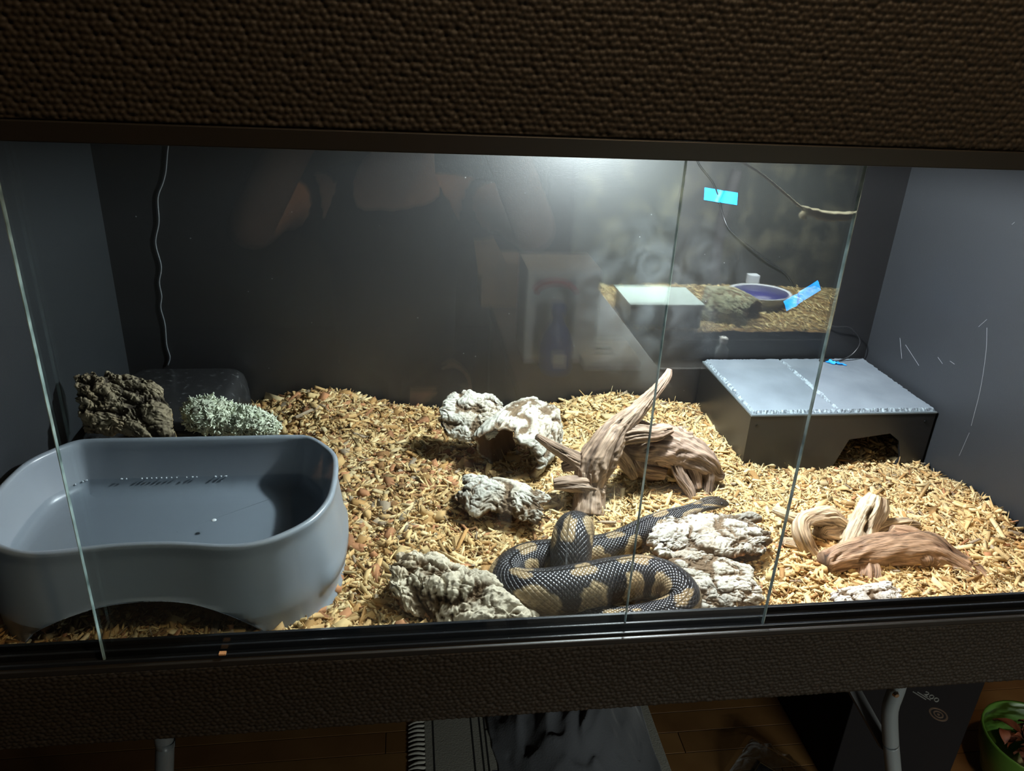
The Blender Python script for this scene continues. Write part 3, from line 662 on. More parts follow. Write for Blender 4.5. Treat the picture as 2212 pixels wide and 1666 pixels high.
driftwood('driftwood_stump', [
    (Y((1447, 798, .335), (1436, 818, .33), (1405, 858, .318), (1368, 895, .308), (1335, 930, .30), (1305, 965, .292), (1283, 1005, .282), (1272, 1050, .270)), [.003, .0055, .0075, .011, .0165, .021, .023, .017]),
    (Y((1160, 943, .275), (1190, 962, .278), (1225, 985, .282), (1262, 1008, .285)), [.004, .006, .0085, .013]),
    (Y((1196, 1046, .262), (1225, 1042, .262), (1262, 1048, .264), (1290, 1062, .268)), [.006, .0085, .011, .014]),
    (Y((1278, 1020, .278), (1274, 1060, .268), (1270, 1110, .252)), [.018, .017, .020]),
    (Y((1325, 945, .298), (1370, 935, .292), (1410, 940, .292), (1450, 930, .30)), [.012, .011, .009, .005]),
    (Y((1320, 960, .300), (1345, 990, .30), (1370, 1030, .30)), [.012, .010, .006]),
    (Y((1215, 1010, .28), (1250, 1005, .283), (1290, 1020, .285)), [.005, .011, .016]),
], 'brown driftwood stump with a long spike rising to the right', 101, (0.40, 0.275, 0.19), (0.10, 0.058, 0.04))
driftwood('driftwood_root', [
    (Y((1345, 955, .335), (1375, 965, .325), (1420, 960, .318), (1465, 972, .312), (1510, 992, .305), (1545, 1020, .298), (1563, 1030, .296)), [.012, .021, .026, .024, .019, .010, .004]),
    (Y((1455, 985, .300), (1472, 1025, .288), (1490, 1060, .278), (1498, 1092, .268)), [.009, .008, .0065, .005]),
    (Y((1480, 990, .300), (1498, 1020, .295), (1506, 1055, .285)), [.009, .009, .006]),
    (Y((1520, 1000, .298), (1530, 1030, .290), (1527, 1075, .277)), [.009, .007, .005]),
    (Y((1360, 900, .33), (1385, 925, .325), (1420, 945, .32), (1490, 950, .318)), [.006, .011, .013, .012]),
    (Y((1370, 975, .320), (1390, 1005, .316), (1440, 1020, .305)), [.012, .015, .010]),
], 'gnarled brown driftwood root standing on thin legs beside the slate hide', 151, (0.34, 0.235, 0.17), (0.08, 0.05, 0.034))
driftwood('driftwood_branch', [
    (Y((1897, 1072, .175), (1885, 1095, .17), (1868, 1130, .162), (1852, 1170, .152), (1842, 1210, .14), (1850, 1250, .125)), [.011, .0165, .017, .019, .022, .020]),
    (Y((1845, 1205, .142), (1808, 1212, .142), (1775, 1210, .140), (1752, 1195, .140), (1735, 1160, .146), (1730, 1132, .158), (1752, 1116, .168), (1790, 1118, .175), (1825, 1135, .172)), [.018, .014, .008, .008, .010, .010, .009, .012, .008]),
    (Y((1668, 1101, .180), (1695, 1110, .172), (1728, 1125, .165)), [.003, .006, .007]),
    (Y((1985, 1134, .165), (1950, 1130, .165), (1905, 1138, .16), (1880, 1150, .158)), [.003, .0075, .008, .008]),
    (Y((1692, 1170, .152), (1730, 1180, .148), (1775, 1215, .135), (1830, 1235, .13)), [.005, .008, .010, .014]),
    (Y((1830, 1235, .13), (1822, 1262, .105), (1808, 1280, .09)), [.016, .016, .010]),
    (Y((1770, 1150, .165), (1800, 1150, .17), (1840, 1145, .168)), [.010, .016, .012]),
], 'bleached forked driftwood branch with a loop, right of the open glass edge', 201, (0.62, 0.48, 0.31), (0.20, 0.12, 0.07), pale={0: (0.78, 0.64, 0.43), 2: (0.70, 0.56, 0.36)}, sh=0.8)
driftwood('driftwood_log', [
    (Y((1782, 1218, .108), (1820, 1206, .112), (1870, 1196, .118), (1930, 1188, .122), (1990, 1192, .118), (2040, 1210, .108), (2090, 1240, .092), (2135, 1275, .070), (2160, 1300, .055)), [.0135, .016, .019, .022, .023, .020, .0175, .0155, .013]),
    (Y((1925, 1145, .140), (1960, 1160, .134), (2005, 1185, .122), (2060, 1225, .10)), [.006, .013, .014, .013]),
    (Y((1870, 1205, .115), (1872, 1240, .10), (1868, 1270, .088)), [.012, .018, .018]),
    (Y((1975, 1205, .112), (1998, 1216, .100), (2004, 1226, .094)), [.014, .013, .006]),
], 'smooth reddish brown driftwood log in the right front corner', 251, (0.40, 0.255, 0.155), (0.15, 0.075, 0.042), sh=0.6)

# ================================================================== the snake
SN = [  # x, y, z, radius
 (.2200, .2035, -.0085, .0034), (.2160, .2038, -.0078, .0062), (.2095, .2040, -.0070, .0086), (.2010, .2042, -.0068, .0106), (.1920, .2030, -.0075, .0106), (.1830, .2005, -.0090, .0086),
 (.1650, .1950, -.0125, .0092), (.1360, .1890, -.0175, .0118), (.1080, .1780, -.0215, .0140), (.0850, .1640, -.0240, .0158), (.0620, .1510, -.0265, .0175), (.0350, .1430, -.0280, .0192),
 (-.0050, .1360, -.0270, .0208), (-.0480, .1240, -.0240, .0218), (-.0740, .0970, -.0215, .0225), (-.0700, .0720, -.0195, .0240), (-.0420, .0590, -.0160, .0262), (.0000, .0600, -.0140, .0276),
 (.0380, .0690, -.0135, .0268), (.0700, .0745, -.0140, .0250), (.0960, .0660, -.0160, .0232), (.1080, .0470, -.0210, .0212), (.0970, .0330, -.0280, .0195), (.0680, .0285, -.0345, .0185),
 (.0300, .0290, -.0365, .0183), (.0050, .0400, -.0370, .0190), (-.0060, .0640, -.0350, .0200), (-.0060, .0890, -.0220, .0222), (-.0040, .1030, -.0060, .0232), (.0000, .1200, .0060, .0236), (.0080, .1420, .0050, .0222),
 (.0180, .1620, -.0130, .0190), (.0240, .1740, -.0320, .0150), (.0260, .1800, -.0480, .0100), (.0260, .1810, -.0620, .0040)]
SN = np.array(SN); NS, SG = 760, 72
R4 = catmull(SN, NS); C_, r_ = R4[:, :3], np.maximum(R4[:, 3], .0006)
S_ = np.concatenate([[0], np.cumsum(np.linalg.norm(np.diff(C_, axis=0), axis=1))]); T_, U_, B_ = frames(C_)
# keep the back upwards wherever the body lies flat
for i in range(NS):
    u = np.array([0, 0, 1.0])-T_[i]*T_[i][2]; k = np.linalg.norm(u)
    if k > 0.55: U_[i] = U_[i]*0.3+u/k*0.7
for _ in range(30): U_[1:-1] = (U_[:-2]+U_[1:-1]*2+U_[2:])/4
U_ = U_-T_*(U_*T_).sum(1)[:, None]; U_ /= np.linalg.norm(U_, axis=1)[:, None]; B_ = np.cross(T_, U_)
al = np.linspace(0, 2*PI, SG, endpoint=False); SA, AA = np.meshgrid(S_, al, indexing='ij')
tv = np.abs(((AA+PI) % (2*PI))-PI)/PI                          # 0 along the spine, 1 under the belly
sd_ = np.where(AA < PI, 0.0, 1.0)
hf = np.interp(S_, [0, .012, .028, .04, .06, .2, 2], [.62, .66, .70, .85, .9, .94, .95])[:, None]
px_ = np.sin(AA)*r_[:, None]; pz_ = np.cos(AA)*r_[:, None]*hf
pz_ = np.where(tv > .72, np.maximum(pz_, -r_[:, None]*0.80), pz_)
V = C_[:, None]+U_[:, None]*pz_[..., None]+B_[:, None]*px_[..., None]
# pattern: tan blotches on a near-black ground, cream belly
wob = fbm(np.stack([SA*45, np.cos(AA)*1.8, np.sin(AA)*1.8], -1), 3, 301)-0.5
per = 0.050
ph = SA/per+sd_*0.37+wob*0.5
cell = np.floor(ph); fx = (ph-cell-0.5)*2
wdt = 0.50+0.25*_hash(cell.astype(np.int64), sd_.astype(np.int64), 0*cell.astype(np.int64), 5)
lat = 1-np.hypot(fx/wdt, (tv-0.50+0.10*wob)/0.30)
blot = sstep(-0.02, 0.10, lat); rim_ = blot*(1-sstep(0.10, 0.30, lat)); core = sstep(0.46, 0.58, lat)*(_hash(cell.astype(np.int64), sd_.astype(np.int64), 1+0*cell.astype(np.int64), 6) > 0.35)
dph = SA/0.066+0.8*wob; df = (dph-np.floor(dph)-0.5)*2
dors = sstep(0.0, 0.12, 1-np.hypot(df/0.52, tv/0.15)-0.15+0.5*wob)
sc = _hash(np.round(SA/0.0034).astype(np.int64), np.round(AA*SG/PI/2/2).astype(np.int64), 0*cell.astype(np.int64), 9)[..., None]
blk, tan, rimc, cream, brn = (np.array(q) for q in ((0.013, 0.012, 0.014), (0.23, 0.16, 0.085), (0.36, 0.27, 0.155), (0.62, 0.57, 0.45), (0.085, 0.05, 0.028)))
co = blk*(1-0.4*sstep(.3, .7, tv)[..., None])+brn*0.5*sstep(.25, .6, tv)[..., None]
co = co*(1-blot[..., None])+tan*blot[..., None]; co = co*(1-0.55*rim_[..., None])+rimc*0.55*rim_[..., None]
co = co*(1-0.8*core[..., None])+brn*0.8*core[..., None]; co = co*(1-dors[..., None])+tan*dors[..., None]
bl = sstep(0.58, 0.72, tv+0.35*wob); spk = sstep(0.5, 0.62, fbm(np.stack([SA*190, np.cos(AA)*9, np.sin(AA)*9], -1), 2, 333))
co = co*(1-bl[..., None])+(cream*(1-0.75*spk[..., None]*(1-sstep(.85, .95, tv)[..., None])))*bl[..., None]
co *= 0.75+0.5*sc
hd = (SA < 0.042)                                              # head: dark crown, pale streak through the eye, pale lip
streak = sstep(0.06, 0.02, np.abs(tv-0.40-0.3*(0.02-SA)/0.03))*(SA > .006); lip = sstep(0.60, 0.72, tv)
hc = np.array((0.026, 0.019, 0.014))*(0.8+0.4*sc); hc = hc*(1-streak[..., None])+np.array((0.30, 0.20, 0.09))*streak[..., None]; hc = hc*(1-lip[..., None])+np.array((0.34, 0.28, 0.19))*lip[..., None]
tip = sstep(0.034, 0.042, SA)[..., None]; co = np.where(hd[..., None], hc*(1-tip)+co*tip, co)
Vv = np.vstack([V.reshape(-1, 3), C_[0], C_[-1]]); cv = np.vstack([co.reshape(-1, 3), co[0, 0], co[-1, 0]])
uvv = np.stack([SA/0.0050, AA/(2*PI)*np.round(2*PI*0.019/0.0047/2)*2], -1).reshape(-1, 2); uvv = np.vstack([uvv, [0, 0], [0, 0]])
F = grid_faces(NS, SG, True); m_ = NS*SG
F += [(m_, (j+1) % SG, j) for j in range(SG)]+[(m_+1, (NS-1)*SG+j, (NS-1)*SG+(j+1) % SG) for j in range(SG)]
def snake_mat():
    m = mat('snake_skin', attr='col', rough=0.32, spec=0.45); nt = m.node_tree; b = nt.nodes['Principled BSDF']
    u = nt.nodes.new('ShaderNodeUVMap'); u.uv_map = 'uv'; s = nt.nodes.new('ShaderNodeSeparateXYZ'); nt.links.new(u.outputs[0], s.inputs[0])
    def mth(op, a, b_=None):
        n = nt.nodes.new('ShaderNodeMath'); n.operation = op
        for i, v in enumerate((a, b_)):
            if v is None: continue
            if isinstance(v, (int, float)): n.inputs[i].default_value = v
            else: nt.links.new(v, n.inputs[i])
        return n.outputs[0]
    p = mth('ADD', s.outputs[0], s.outputs[1]); q = mth('SUBTRACT', s.outputs[0], s.outputs[1])
    h = mth('MULTIPLY', mth('ABSOLUTE', mth('SINE', mth('MULTIPLY', p, PI))), mth('ABSOLUTE', mth('SINE', mth('MULTIPLY', q, PI))))
    h = mth('POWER', h, 0.45)
    bp = nt.nodes.new('ShaderNodeBump'); bp.inputs['Strength'].default_value = 0.8; bp.inputs['Distance'].default_value = 0.0009
    nt.links.new(h, bp.inputs['Height']); nt.links.new(bp.outputs[0], b.inputs['Normal']); return m
SK = empty('snake', (.03, .08, -.05), 'dark python with tan blotches coiled at the glass, head stretched right', 'snake')
obj('snake_body', Vv, F, snake_mat(), SK, True, cv, uvv)
MT['eye'] = mat('snake_eye', (0.004, 0.003, 0.003), 0.06, 0.8)
for s_ in (1, -1):
    i = np.argmin(np.abs(S_-0.0115)); c = C_[i]+B_[i]*s_*r_[i]*0.80+U_[i]*r_[i]*0.30
    e_ = []
    for a in np.linspace(0, PI, 7):
        for b in np.linspace(0, 2*PI, 10, endpoint=False): e_.append(c+0.0021*np.array((math.sin(a)*math.cos(b), math.sin(a)*math.sin(b), math.cos(a))))
    obj('eye', e_, grid_faces(7, 10, True), MT['eye'], SK)

# ================================================================== the room
GZ = -0.85
FL = MB().box(-2.6, 2.6, -3.2, 1.35, GZ-0.03, GZ-0.004).build('floor', mat('subfloor', (0.03, 0.017, 0.008), 0.8)); tag(FL, kind='structure')
MT['plank'] = [mat('oak_plank', c, 0.35, 0.5, noise=(9, 6, c2, 0.35, 0.7)) for c, c2 in (((0.13, 0.065, 0.022), (0.09, 0.042, 0.014)), ((0.16, 0.085, 0.03), (0.115, 0.055, 0.018)), ((0.11, 0.052, 0.018), (0.145, 0.072, 0.027)))]
pm = {}
for r in range(34):
    y0 = -0.55+r*0.054; x = -1.5+random.uniform(0, 0.5)
    while x < 1.6:
        L = random.choice([0.7, 0.9, 1.1]); k = (L, random.randrange(3))
        if k not in pm: pm[k] = mesh('plank', MB().box(0, L-0.0015, 0, 0.0525, -0.004, 0, 0.0008).V, MB().box(0, L-0.0015, 0, 0.0525, -0.004, 0, 0.0008).F, MT['plank'][k[1]], False)
        o = bpy.data.objects.new('plank', pm[k]); COL.objects.link(o); o.parent = FL; o.location = Vector((x, y0, GZ))-wloc(FL); x += L
WM = mat('room_wall', (0.07, 0.062, 0.052), 0.9)
tag(MB().box(-2.6, 2.6, 1.35, 1.45, GZ, 1.6).build('wall_back', WM), kind='structure')
tag(MB().box(-2.7, -2.6, -3.2, 1.45, GZ, 1.6).build('wall_left', WM), kind='structure')
tag(MB().box(2.6, 2.7, -3.2, 1.45, GZ, 1.6).build('wall_right', WM), kind='structure')
tag(MB().box(-2.7, 2.7, -3.3, -3.2, GZ, 1.6).build('wall_front', WM), kind='structure')
tag(MB().box(-2.7, 2.7, -3.3, 1.45, 1.6, 1.7).build('ceiling', mat('ceiling_paint', (0.2, 0.19, 0.17), 0.9)), kind='structure')
RL = empty('ceiling_lamp', (0.30, -0.62, 1.6), 'warm ceiling lamp with a shallow round shade', 'lamp')
a = np.linspace(0, 2*PI, 32, endpoint=False)
pr = [(0.03, 0.0), (0.14, -0.03), (0.16, -0.06), (0.157, -0.062), (0.137, -0.033), (0.03, -0.004)]
obj('shade', [(0.30+r*math.cos(t), -0.62+r*math.sin(t), 1.6+z) for r, z in pr for t in a], grid_faces(6, 32, True), mat('lamp_shade_cloth', (0.5, 0.42, 0.3), 0.8), RL)
obj('bulb', [(0.30+r*math.cos(t), -0.62+r*math.sin(t), 1.545+z) for r, z in ((.001, -.035), (.02, -.03), (.03, -.012), (.028, .01), (.014, .03), (.012, .045)) for t in a], grid_faces(6, 32, True), emit_mat('warm_bulb', (1, 0.72, 0.42), 3.0), RL)
rl = bpy.data.lights.new('room_light', 'POINT'); rl.energy = ROOM_W; rl.color = (1.0, 0.74, 0.46); rl.shadow_soft_size = 0.05
ro = bpy.data.objects.new('room_light', rl); COL.objects.link(ro); ro.parent = RL; ro.location = (0, 0, -0.11)

# folding table under the terrarium
TBL = empty('folding_table', (0, 0.3, GZ), 'folding table with bent grey steel legs carrying the terrarium', 'table')
MB().box(-0.66, 0.66, 0.02, 0.60, FLR-0.052, FLR-0.0125, 0.008).build('table_top', mat('table_plastic', (0.03, 0.03, 0.03), 0.6), TBL)
MT['steel'] = mat('painted_steel', (0.18, 0.20, 0.205), 0.35, 0.5)
def leg(p, r=0.0105):
    V, F, _, _ = tube(p, r, 16, 60); return obj('table_leg', V, F, MT['steel'], TBL)
l1 = [AY(1938, 1470, .1)*[1, 1, 0]+[0, 0, FLR-.05], AY(1936, 1492, .1), AY(1928, 1512, .1), AY(1922, 1540, .1), AY(1924, 1600, .1), AY(1930, 1666, .1)]
d = l1[-1]-l1[-2]; l1.append(l1[-1]+d*((GZ+0.0-l1[-1][2])/d[2])); l1[-1][2] = GZ+.001
lg = leg(l1)
q = AY(1934, 1499, .088); MB().tube([q, q-[0, .004, 0]], [.0045, .003], 10, 3).build('bolt', mat('bolt_steel', (0.6, 0.5, 0.4), 0.25, metal=1.0), lg)
l2 = [AY(356, 1600, .1)*[1, 1, 0]+[0, 0, FLR-.05], AY(356, 1608, .1), AY(355, 1666, .1)]; d = l2[-1]-l2[-2]; l2.append(l2[-1]+d*((GZ-l2[-1][2])/d[2])); l2[-1][2] = GZ+.001
leg(l2)
p0, p1 = AY(1850, 1500, .16), AY(1912, 1610, .12); MB().tube([p0+(p0-p1)*0.6, p0, p1], 0.011, 4, 6).build('leg_brace', mat('dark_brace', (0.06, 0.06, 0.06), 0.5), TBL)

# rug with tassels and line drawing
RX0, RX1, RY0, RY1 = AZ(905, 1640, GZ)[0], AZ(1425, 1600, GZ)[0], 0.30, 0.88
RG = empty('rug', ((RX0+RX1)/2, .6, GZ), 'small off-white rug with dark line pattern and tassels on the floor', 'rug')
MB().box(RX0+.012, RX1, RY0, RY1, GZ+.0005, GZ+.006, .002).build('rug_mat', mat('rug_cotton', (0.22, 0.215, 0.185), 0.95, 0.1, bump=('noise', 300, .5, .002)), RG)
ink = mat('rug_ink', (0.02, 0.02, 0.02), 0.95, 0.1); blu = mat('rug_blue', (0.05, 0.05, 0.12), 0.95, 0.1)
def strip(x0, y0, x1, y1, wd=.0035, m=ink):
    dx, dy = x1-x0, y1-y0; L = math.hypot(dx, dy); nx, ny = -dy/L*wd/2, dx/L*wd/2
    V = [(x0+nx, y0+ny, GZ+.0061), (x1+nx, y1+ny, GZ+.0061), (x1-nx, y1-ny, GZ+.0061), (x0-nx, y0-ny, GZ+.0061)]; V += [(x, y, z+.0005) for x, y, z in V]
    MB().add(V, [(0,1,2,3), (4,7,6,5), (0,4,5,1), (1,5,6,2), (2,6,7,3), (3,7,4,0)]).build('pattern_line', m, RG)
rx = lambda t: RX0+(RX1-RX0)*t
for (x0, y0, x1, y1) in ((.06, .40, .06, .78), (.06, .78, .22, .80), (.22, .80, .22, .40), (.255, .40, .255, .86), (.275, .62, .36, .62), (.275, .40, .275, .86), (.275, .74, .36, .74), (.80, .40, .80, .80), (.86, .40, .86, .86), (.94, .40, .94, .86)): strip(rx(x0), y0, rx(x1), y1)
for y in (.66, .78, .50): strip(rx(.285), y, rx(.33), y, .032, blu)
tm = mesh('tassel', *(lambda b: (b.V, b.F))(MB().tube([(0.013, 0, .004), (-.004, .001, .005), (-.022, -.001, .002)], [.003, .004, .002], 6, 6)), mat('tassel_cotton', (0.33, 0.32, 0.28), 0.95, 0.1))
for k in range(50):
    o = bpy.data.objects.new('tassel', tm); COL.objects.link(o); o.parent = RG; o.location = Vector((RX0, RY0+.005+k*.0116, GZ+.0005))-wloc(RG); o.rotation_euler.z = random.uniform(-.2, .2)
# crumpled blanket on the rug
bx0, bx1 = AZ(1068, 1600, GZ)[0], AZ(1400, 1600, GZ)[0]; n, m = 120, 110
A, B = np.meshgrid(np.linspace(-1, 1, n), np.linspace(-1, 1, m), indexing='ij')
rr = np.sqrt(A*A*.95+B*B*.8); wv = fbm(np.stack([A*2, B*2, 0*A], -1), 3, 5)
fold = ridged(np.stack([A*3.0+wv*2.6, B*2.0+wv*2.0, 0*A], -1), 2, 8)
hh = sstep(1.02, .35, rr+.25*(wv-.5))*(.05+.085*fold**1.3)
X = (bx0+bx1)/2+A*(bx1-bx0)/2*1.05+.03*(wv-.5); Yb = .62+B*.24+.04*(fold-.5)
top = np.stack([X, Yb, GZ+.0075+hh], -1).reshape(-1, 3); bot = np.stack([X, Yb, GZ+.0068+0*hh], -1).reshape(-1, 3)
F = grid_faces(n, m); N_ = n*m; bd = list(range(m))+[i*m+m-1 for i in range(1, n)]+[(n-1)*m+j for j in range(m-2, -1, -1)]+[i*m for i in range(n-2, 0, -1)]
F = F+[tuple(i+N_ for i in f[::-1]) for f in F]+[(bd[k], bd[k]+N_, bd[(k+1) % len(bd)]+N_, bd[(k+1) % len(bd)]) for k in range(len(bd))]
tag(obj('blanket', np.vstack([top, bot]), F, mat('grey_fleece', (0.07, 0.073, 0.08), 0.95, 0.1, sheen=0.2, bump=('noise', 260, .4, .002))), 'crumpled grey fleece blanket heaped on the rug', 'blanket')

# text helper: letters as flat raised print
def text(s, size, mtl, parent, M4, name='lettering', depth=0.0004):
    cu = bpy.data.curves.new(name, 'FONT'); cu.body = s; cu.size = size; cu.extrude = depth; cu.align_x = 'CENTER'; cu.align_y = 'CENTER'
    t = bpy.data.objects.new('tmp', cu); COL.objects.link(t)
    me = bpy.data.meshes.new_from_object(t.evaluated_get(bpy.context.evaluated_depsgraph_get())); bpy.data.objects.remove(t); me.name = name
    me.materials.clear(); me.materials.append(mtl); o = bpy.data.objects.new(name, me); COL.objects.link(o); o.parent = parent
    o.matrix_local = Matrix.Translation(-wloc(parent)) @ M4; return o
# dark carton with printed number, standing behind the table leg
q = AZ(2000, 1666, -0.62); cx, cy = 0.80, 0.62
CB = empty('carton', (cx, cy, GZ), 'dark cardboard carton printed with 200 and a round emblem behind the table leg', 'box')
ctop = GZ+0.30
MB().box(cx-.14, cx+.13, cy-.20, cy+.24, GZ+.001, ctop, .002).build('carton_body', mat('dark_carton', (0.006, 0.005, 0.0055), 0.7, 0.15), CB)
gm = mat('grey_print', (0.32, 0.32, 0.30), 0.6); rd = mat('tan_print', (0.20, 0.13, 0.09), 0.6)
def ontop(px, py, rz): p = AZ(px, py, ctop+.0003); return Matrix.Translation(p) @ Matrix.Rotation(rz, 4, 'Z')
text('200', 0.0175, gm, CB, ontop(2012, 1506, -1.0), 'number_print')
for px, py in ((1986, 1503), (1996, 1504)):
    p = AZ(px, py, ctop+.0004); MB().box(p[0]-.012, p[0]+.012, p[1]-.0012, p[1]+.0012, ctop+.0002, ctop+.0007).rot(p, 'Z', -1.0).build('print_line', gm, CB)
e = AZ(2027, 1544, ctop)
for r0, r1 in ((.0125, .0155), (.006, .0085), (.0005, .0025)):
    t = np.linspace(0, 2*PI, 36, endpoint=False); V = [(e[0]+r*math.cos(k), e[1]+r*math.sin(k), ctop+z) for r, z in ((r0, .0002), (r0, .0008), (r1, .0008), (r1, .0002)) for k in t]
    obj('emblem_ring', V, grid_faces(4, 36, True), rd, CB, False)
# green bowl of dried leaves
gb = AZ(2235, 1610, GZ+.12); GBW = empty('green_bowl', (gb[0], gb[1], GZ), 'green plastic bowl of dry red-brown leaves at the right edge', 'bowl')
prof = [(.05, 0), (.075, .03), (.09, .09), (.095, .135), (.099, .137), (.099, .131), (.093, .088), (.073, .034), (.048, .006)]
V = [(gb[0]+r*math.cos(t), gb[1]+r*math.sin(t), GZ+.001+z) for r, z in prof for t in a]
obj('bowl_body', V, grid_faces(len(prof), 32, True)+[tuple(range(32))[::-1], tuple(range(8*32, 9*32))], mat('green_plastic', (0.05, 0.12, 0.018), 0.35), GBW)
MT['leaf'] = mat('dry_leaf', (0.15, 0.045, 0.02), 0.6, noise=(40, 3, (0.10, 0.025, 0.012), .4, .7))
for k in range(26):
    t, r = random.uniform(0, 6.28), random.uniform(0, .065); L = random.uniform(.03, .06); yw = random.uniform(0, 6.28); el = random.uniform(-.2, .7)
    V = []
    for i in range(7):
        s = i/6; wd = .011*math.sin(PI*min(s*1.05+.05, 1)); cz = .012*math.sin(PI*s)
        for j in (-1, 0, 1): V.append((s*L, j*wd, cz+abs(j)*.005))
    V += [(x, y, z-.0005) for x, y, z in V]
    Rm = Matrix.Rotation(yw, 3, 'Z') @ Matrix.Rotation(-el, 3, 'Y'); b = Vector((gb[0]+r*math.cos(t), gb[1]+r*math.sin(t), GZ+.10+random.uniform(0, .03)))
    g = grid_faces(7, 3); obj('dry_leaf', [Rm @ Vector(v)+b for v in V], g+[tuple(i+21 for i in f[::-1]) for f in g], MT['leaf'], GBW)
# clear plastic pouch with a dark card
pb = AZ(1650, 1650, GZ+.02)
PP = empty('plastic_pouch', (pb[0], pb[1], GZ), 'clear crinkled plastic pouch holding a dark card on the floor', 'pouch')
n, m = 30, 24; A, B = np.meshgrid(np.linspace(-1, 1, n), np.linspace(-1, 1, m), indexing='ij')
hh = .004+.035*(1-A**4)*(1-B**4)*(.5+ridged(np.stack([A*1.5, B*1.5, 0*A], -1), 3, 9))
Rz = Matrix.Rotation(.75, 3, 'Z')
V = [Rz @ Vector((x*.075, y*.065, 0))+Vector((pb[0], pb[1]-.02, GZ+.001+h)) for x, y, h in zip(A.ravel(), B.ravel(), hh.ravel())]
Vb = [Vector((v.x, v.y, GZ+.001)) for v in V]; g = grid_faces(n, m)
obj('pouch_film', V+Vb, g+[tuple(i+n*m for i in f[::-1]) for f in g], glass_mat('crinkled_film', (.80, .8, .8), ((0, 0, 0), (.3, .3, .3), .35)), PP)
cdv = [Rz @ Vector((x, y, 0))+Vector((pb[0], pb[1]-.05, GZ+z)) for z in (.003, .005) for x, y in ((-.045, -.045), (.045, -.045), (.045, .045), (-.045, .045))]
cdo = obj('card', cdv, [(3,2,1,0), (4,5,6,7), (0,1,5,4), (1,2,6,5), (2,3,7,6), (3,0,4,7)], mat('card_dark', (0.008, 0.008, 0.01), 0.4), PP, False)
cv2 = [(pb[0]+(v.x-pb[0])*1.06, pb[1]-.05+(v.y-pb[1]+.05)*1.06, v.z-.0012) for v in cdv]
obj('card_border', cv2, [(3,2,1,0), (4,5,6,7), (0,1,5,4), (1,2,6,5), (2,3,7,6), (3,0,4,7)], mat('card_tan', (0.30, 0.20, 0.07), 0.6), PP, False)

# ================================================================== behind the camera: what the glass mirrors
# low table with a white carton, blue bottle and a flat pack
TZ = float(AY(1200, 785, -0.017)[2]+(ray(1200, 785)/ray(1200, 785)[1])[2]*(1.0-0.017))   # table height that mirrors at its place in the glass
LT = empty('low_table', (0.20, -1.20, GZ), 'low wooden table holding the white carton and blue bottle', 'table')
wd = mat('table_oak', (0.10, 0.06, 0.032), 0.5, noise=(8, 6, (0.07, 0.04, 0.02), .35, .7))
MB().box(0.04, 0.37, -1.52, -0.86, TZ-.03, TZ, .004).build('table_top', wd, LT)
for x in (.05, .31):
    for y in (-1.50, -.92): MB().box(x, x+.045, y, y+.045, GZ+.001, TZ-.0301, .003).build('table_leg', wd, LT)
def refl(px, py, y, g=-0.017):
    p = AY(px, py, g); d = ray(px, py); d = d/d[1]; q = p+d*(g-y); q[1] = y; return q
wh = mat('white_card', (0.88, 0.87, 0.84), 0.6)
c0 = refl(1132, 770, -1.0000); c1 = refl(1285, 770, -1.0000); bx0, bx1 = c0[0], c1[0]; bh = refl(1200, 585, -1.0000)[2]-TZ
WB = empty('white_carton', ((bx0+bx1)/2, -1.0600, TZ), 'tall white carton with an open windowed front and red arch on the low table', 'box')
MB().box(bx0, bx1, -1.1300, -1.1250, TZ+.0005, TZ+bh).box(bx1-.005, bx1, -1.1250, -1.0000, TZ+.0005, TZ+bh).box(bx0, bx0+.005, -1.1250, -1.0000, TZ+.0005, TZ+bh).box(bx0+.005, bx1-.005, -1.1250, -1.0000, TZ+.0005, TZ+.005).box(bx0+.005, bx1-.005, -1.1250, -1.0000, TZ+bh-.005, TZ+bh).build('carton_body', wh, WB)
fx = (bx0+bx1*2)/3
MB().box(fx, bx1, -0.9999, -0.9960, TZ+.001, TZ+bh).box(bx0, bx0+.018, -0.9999, -0.9960, TZ+.001, TZ+bh).box(bx0+.018, fx, -0.9999, -0.9960, TZ+bh-.02, TZ+bh).build('carton_front', wh, WB)
cxm = (bx0+.018+fx)/2
V, F, _, _ = tube([(cxm+(fx-bx0-.02)/2*math.cos(t), -0.9945, TZ+bh-.05+.022*math.sin(t)) for t in np.linspace(0, PI, 9)], .007, 8, 30); obj('red_arch', V, F, mat('red_print', (0.45, 0.02, 0.03), .5), WB)
BT = empty('spray_bottle', (cxm, -0.9500, TZ), 'dark blue bottle with a pale label in front of the white carton', 'bottle')
hb = bh*0.72; prof = [(.001, 0), (.033, .001), (.036, .01), (.036, hb*.40), (.028, hb*.58), (.014, hb*.72), (.012, hb*.84), (.016, hb*.85), (.015, hb*.99), (.001, hb)]
obj('bottle_body', [(cxm+r*math.cos(t), -0.9500+r*math.sin(t), TZ+.0005+z) for r, z in prof for t in a], grid_faces(len(prof), 32, True), mat('blue_plastic', (0.03, 0.09, 0.42), .3), BT)
MB().box(cxm-.014, cxm+.014, -0.9120, -0.9085, TZ+.025, TZ+.055).build('bottle_label', wh, BT)
p = refl(1315, 790, -0.9700); FP = empty('flat_pack', (p[0], -1.0100, TZ), 'flat white pack with two dark slots lying on the low table', 'pack')
MB().box(p[0]-.06, p[0]+.07, -1.0800, -0.9500, TZ+.0005, TZ+.022, .003).build('pack_body', wh, FP)
for y in (-1.0300, -1.0000): MB().box(p[0]-.03, p[0]+.02, y-.005, y+.005, TZ+.0222, TZ+.0235).build('slot', MT['trim'], FP)
card = mat('brown_card', (0.42, 0.27, 0.15), .8)
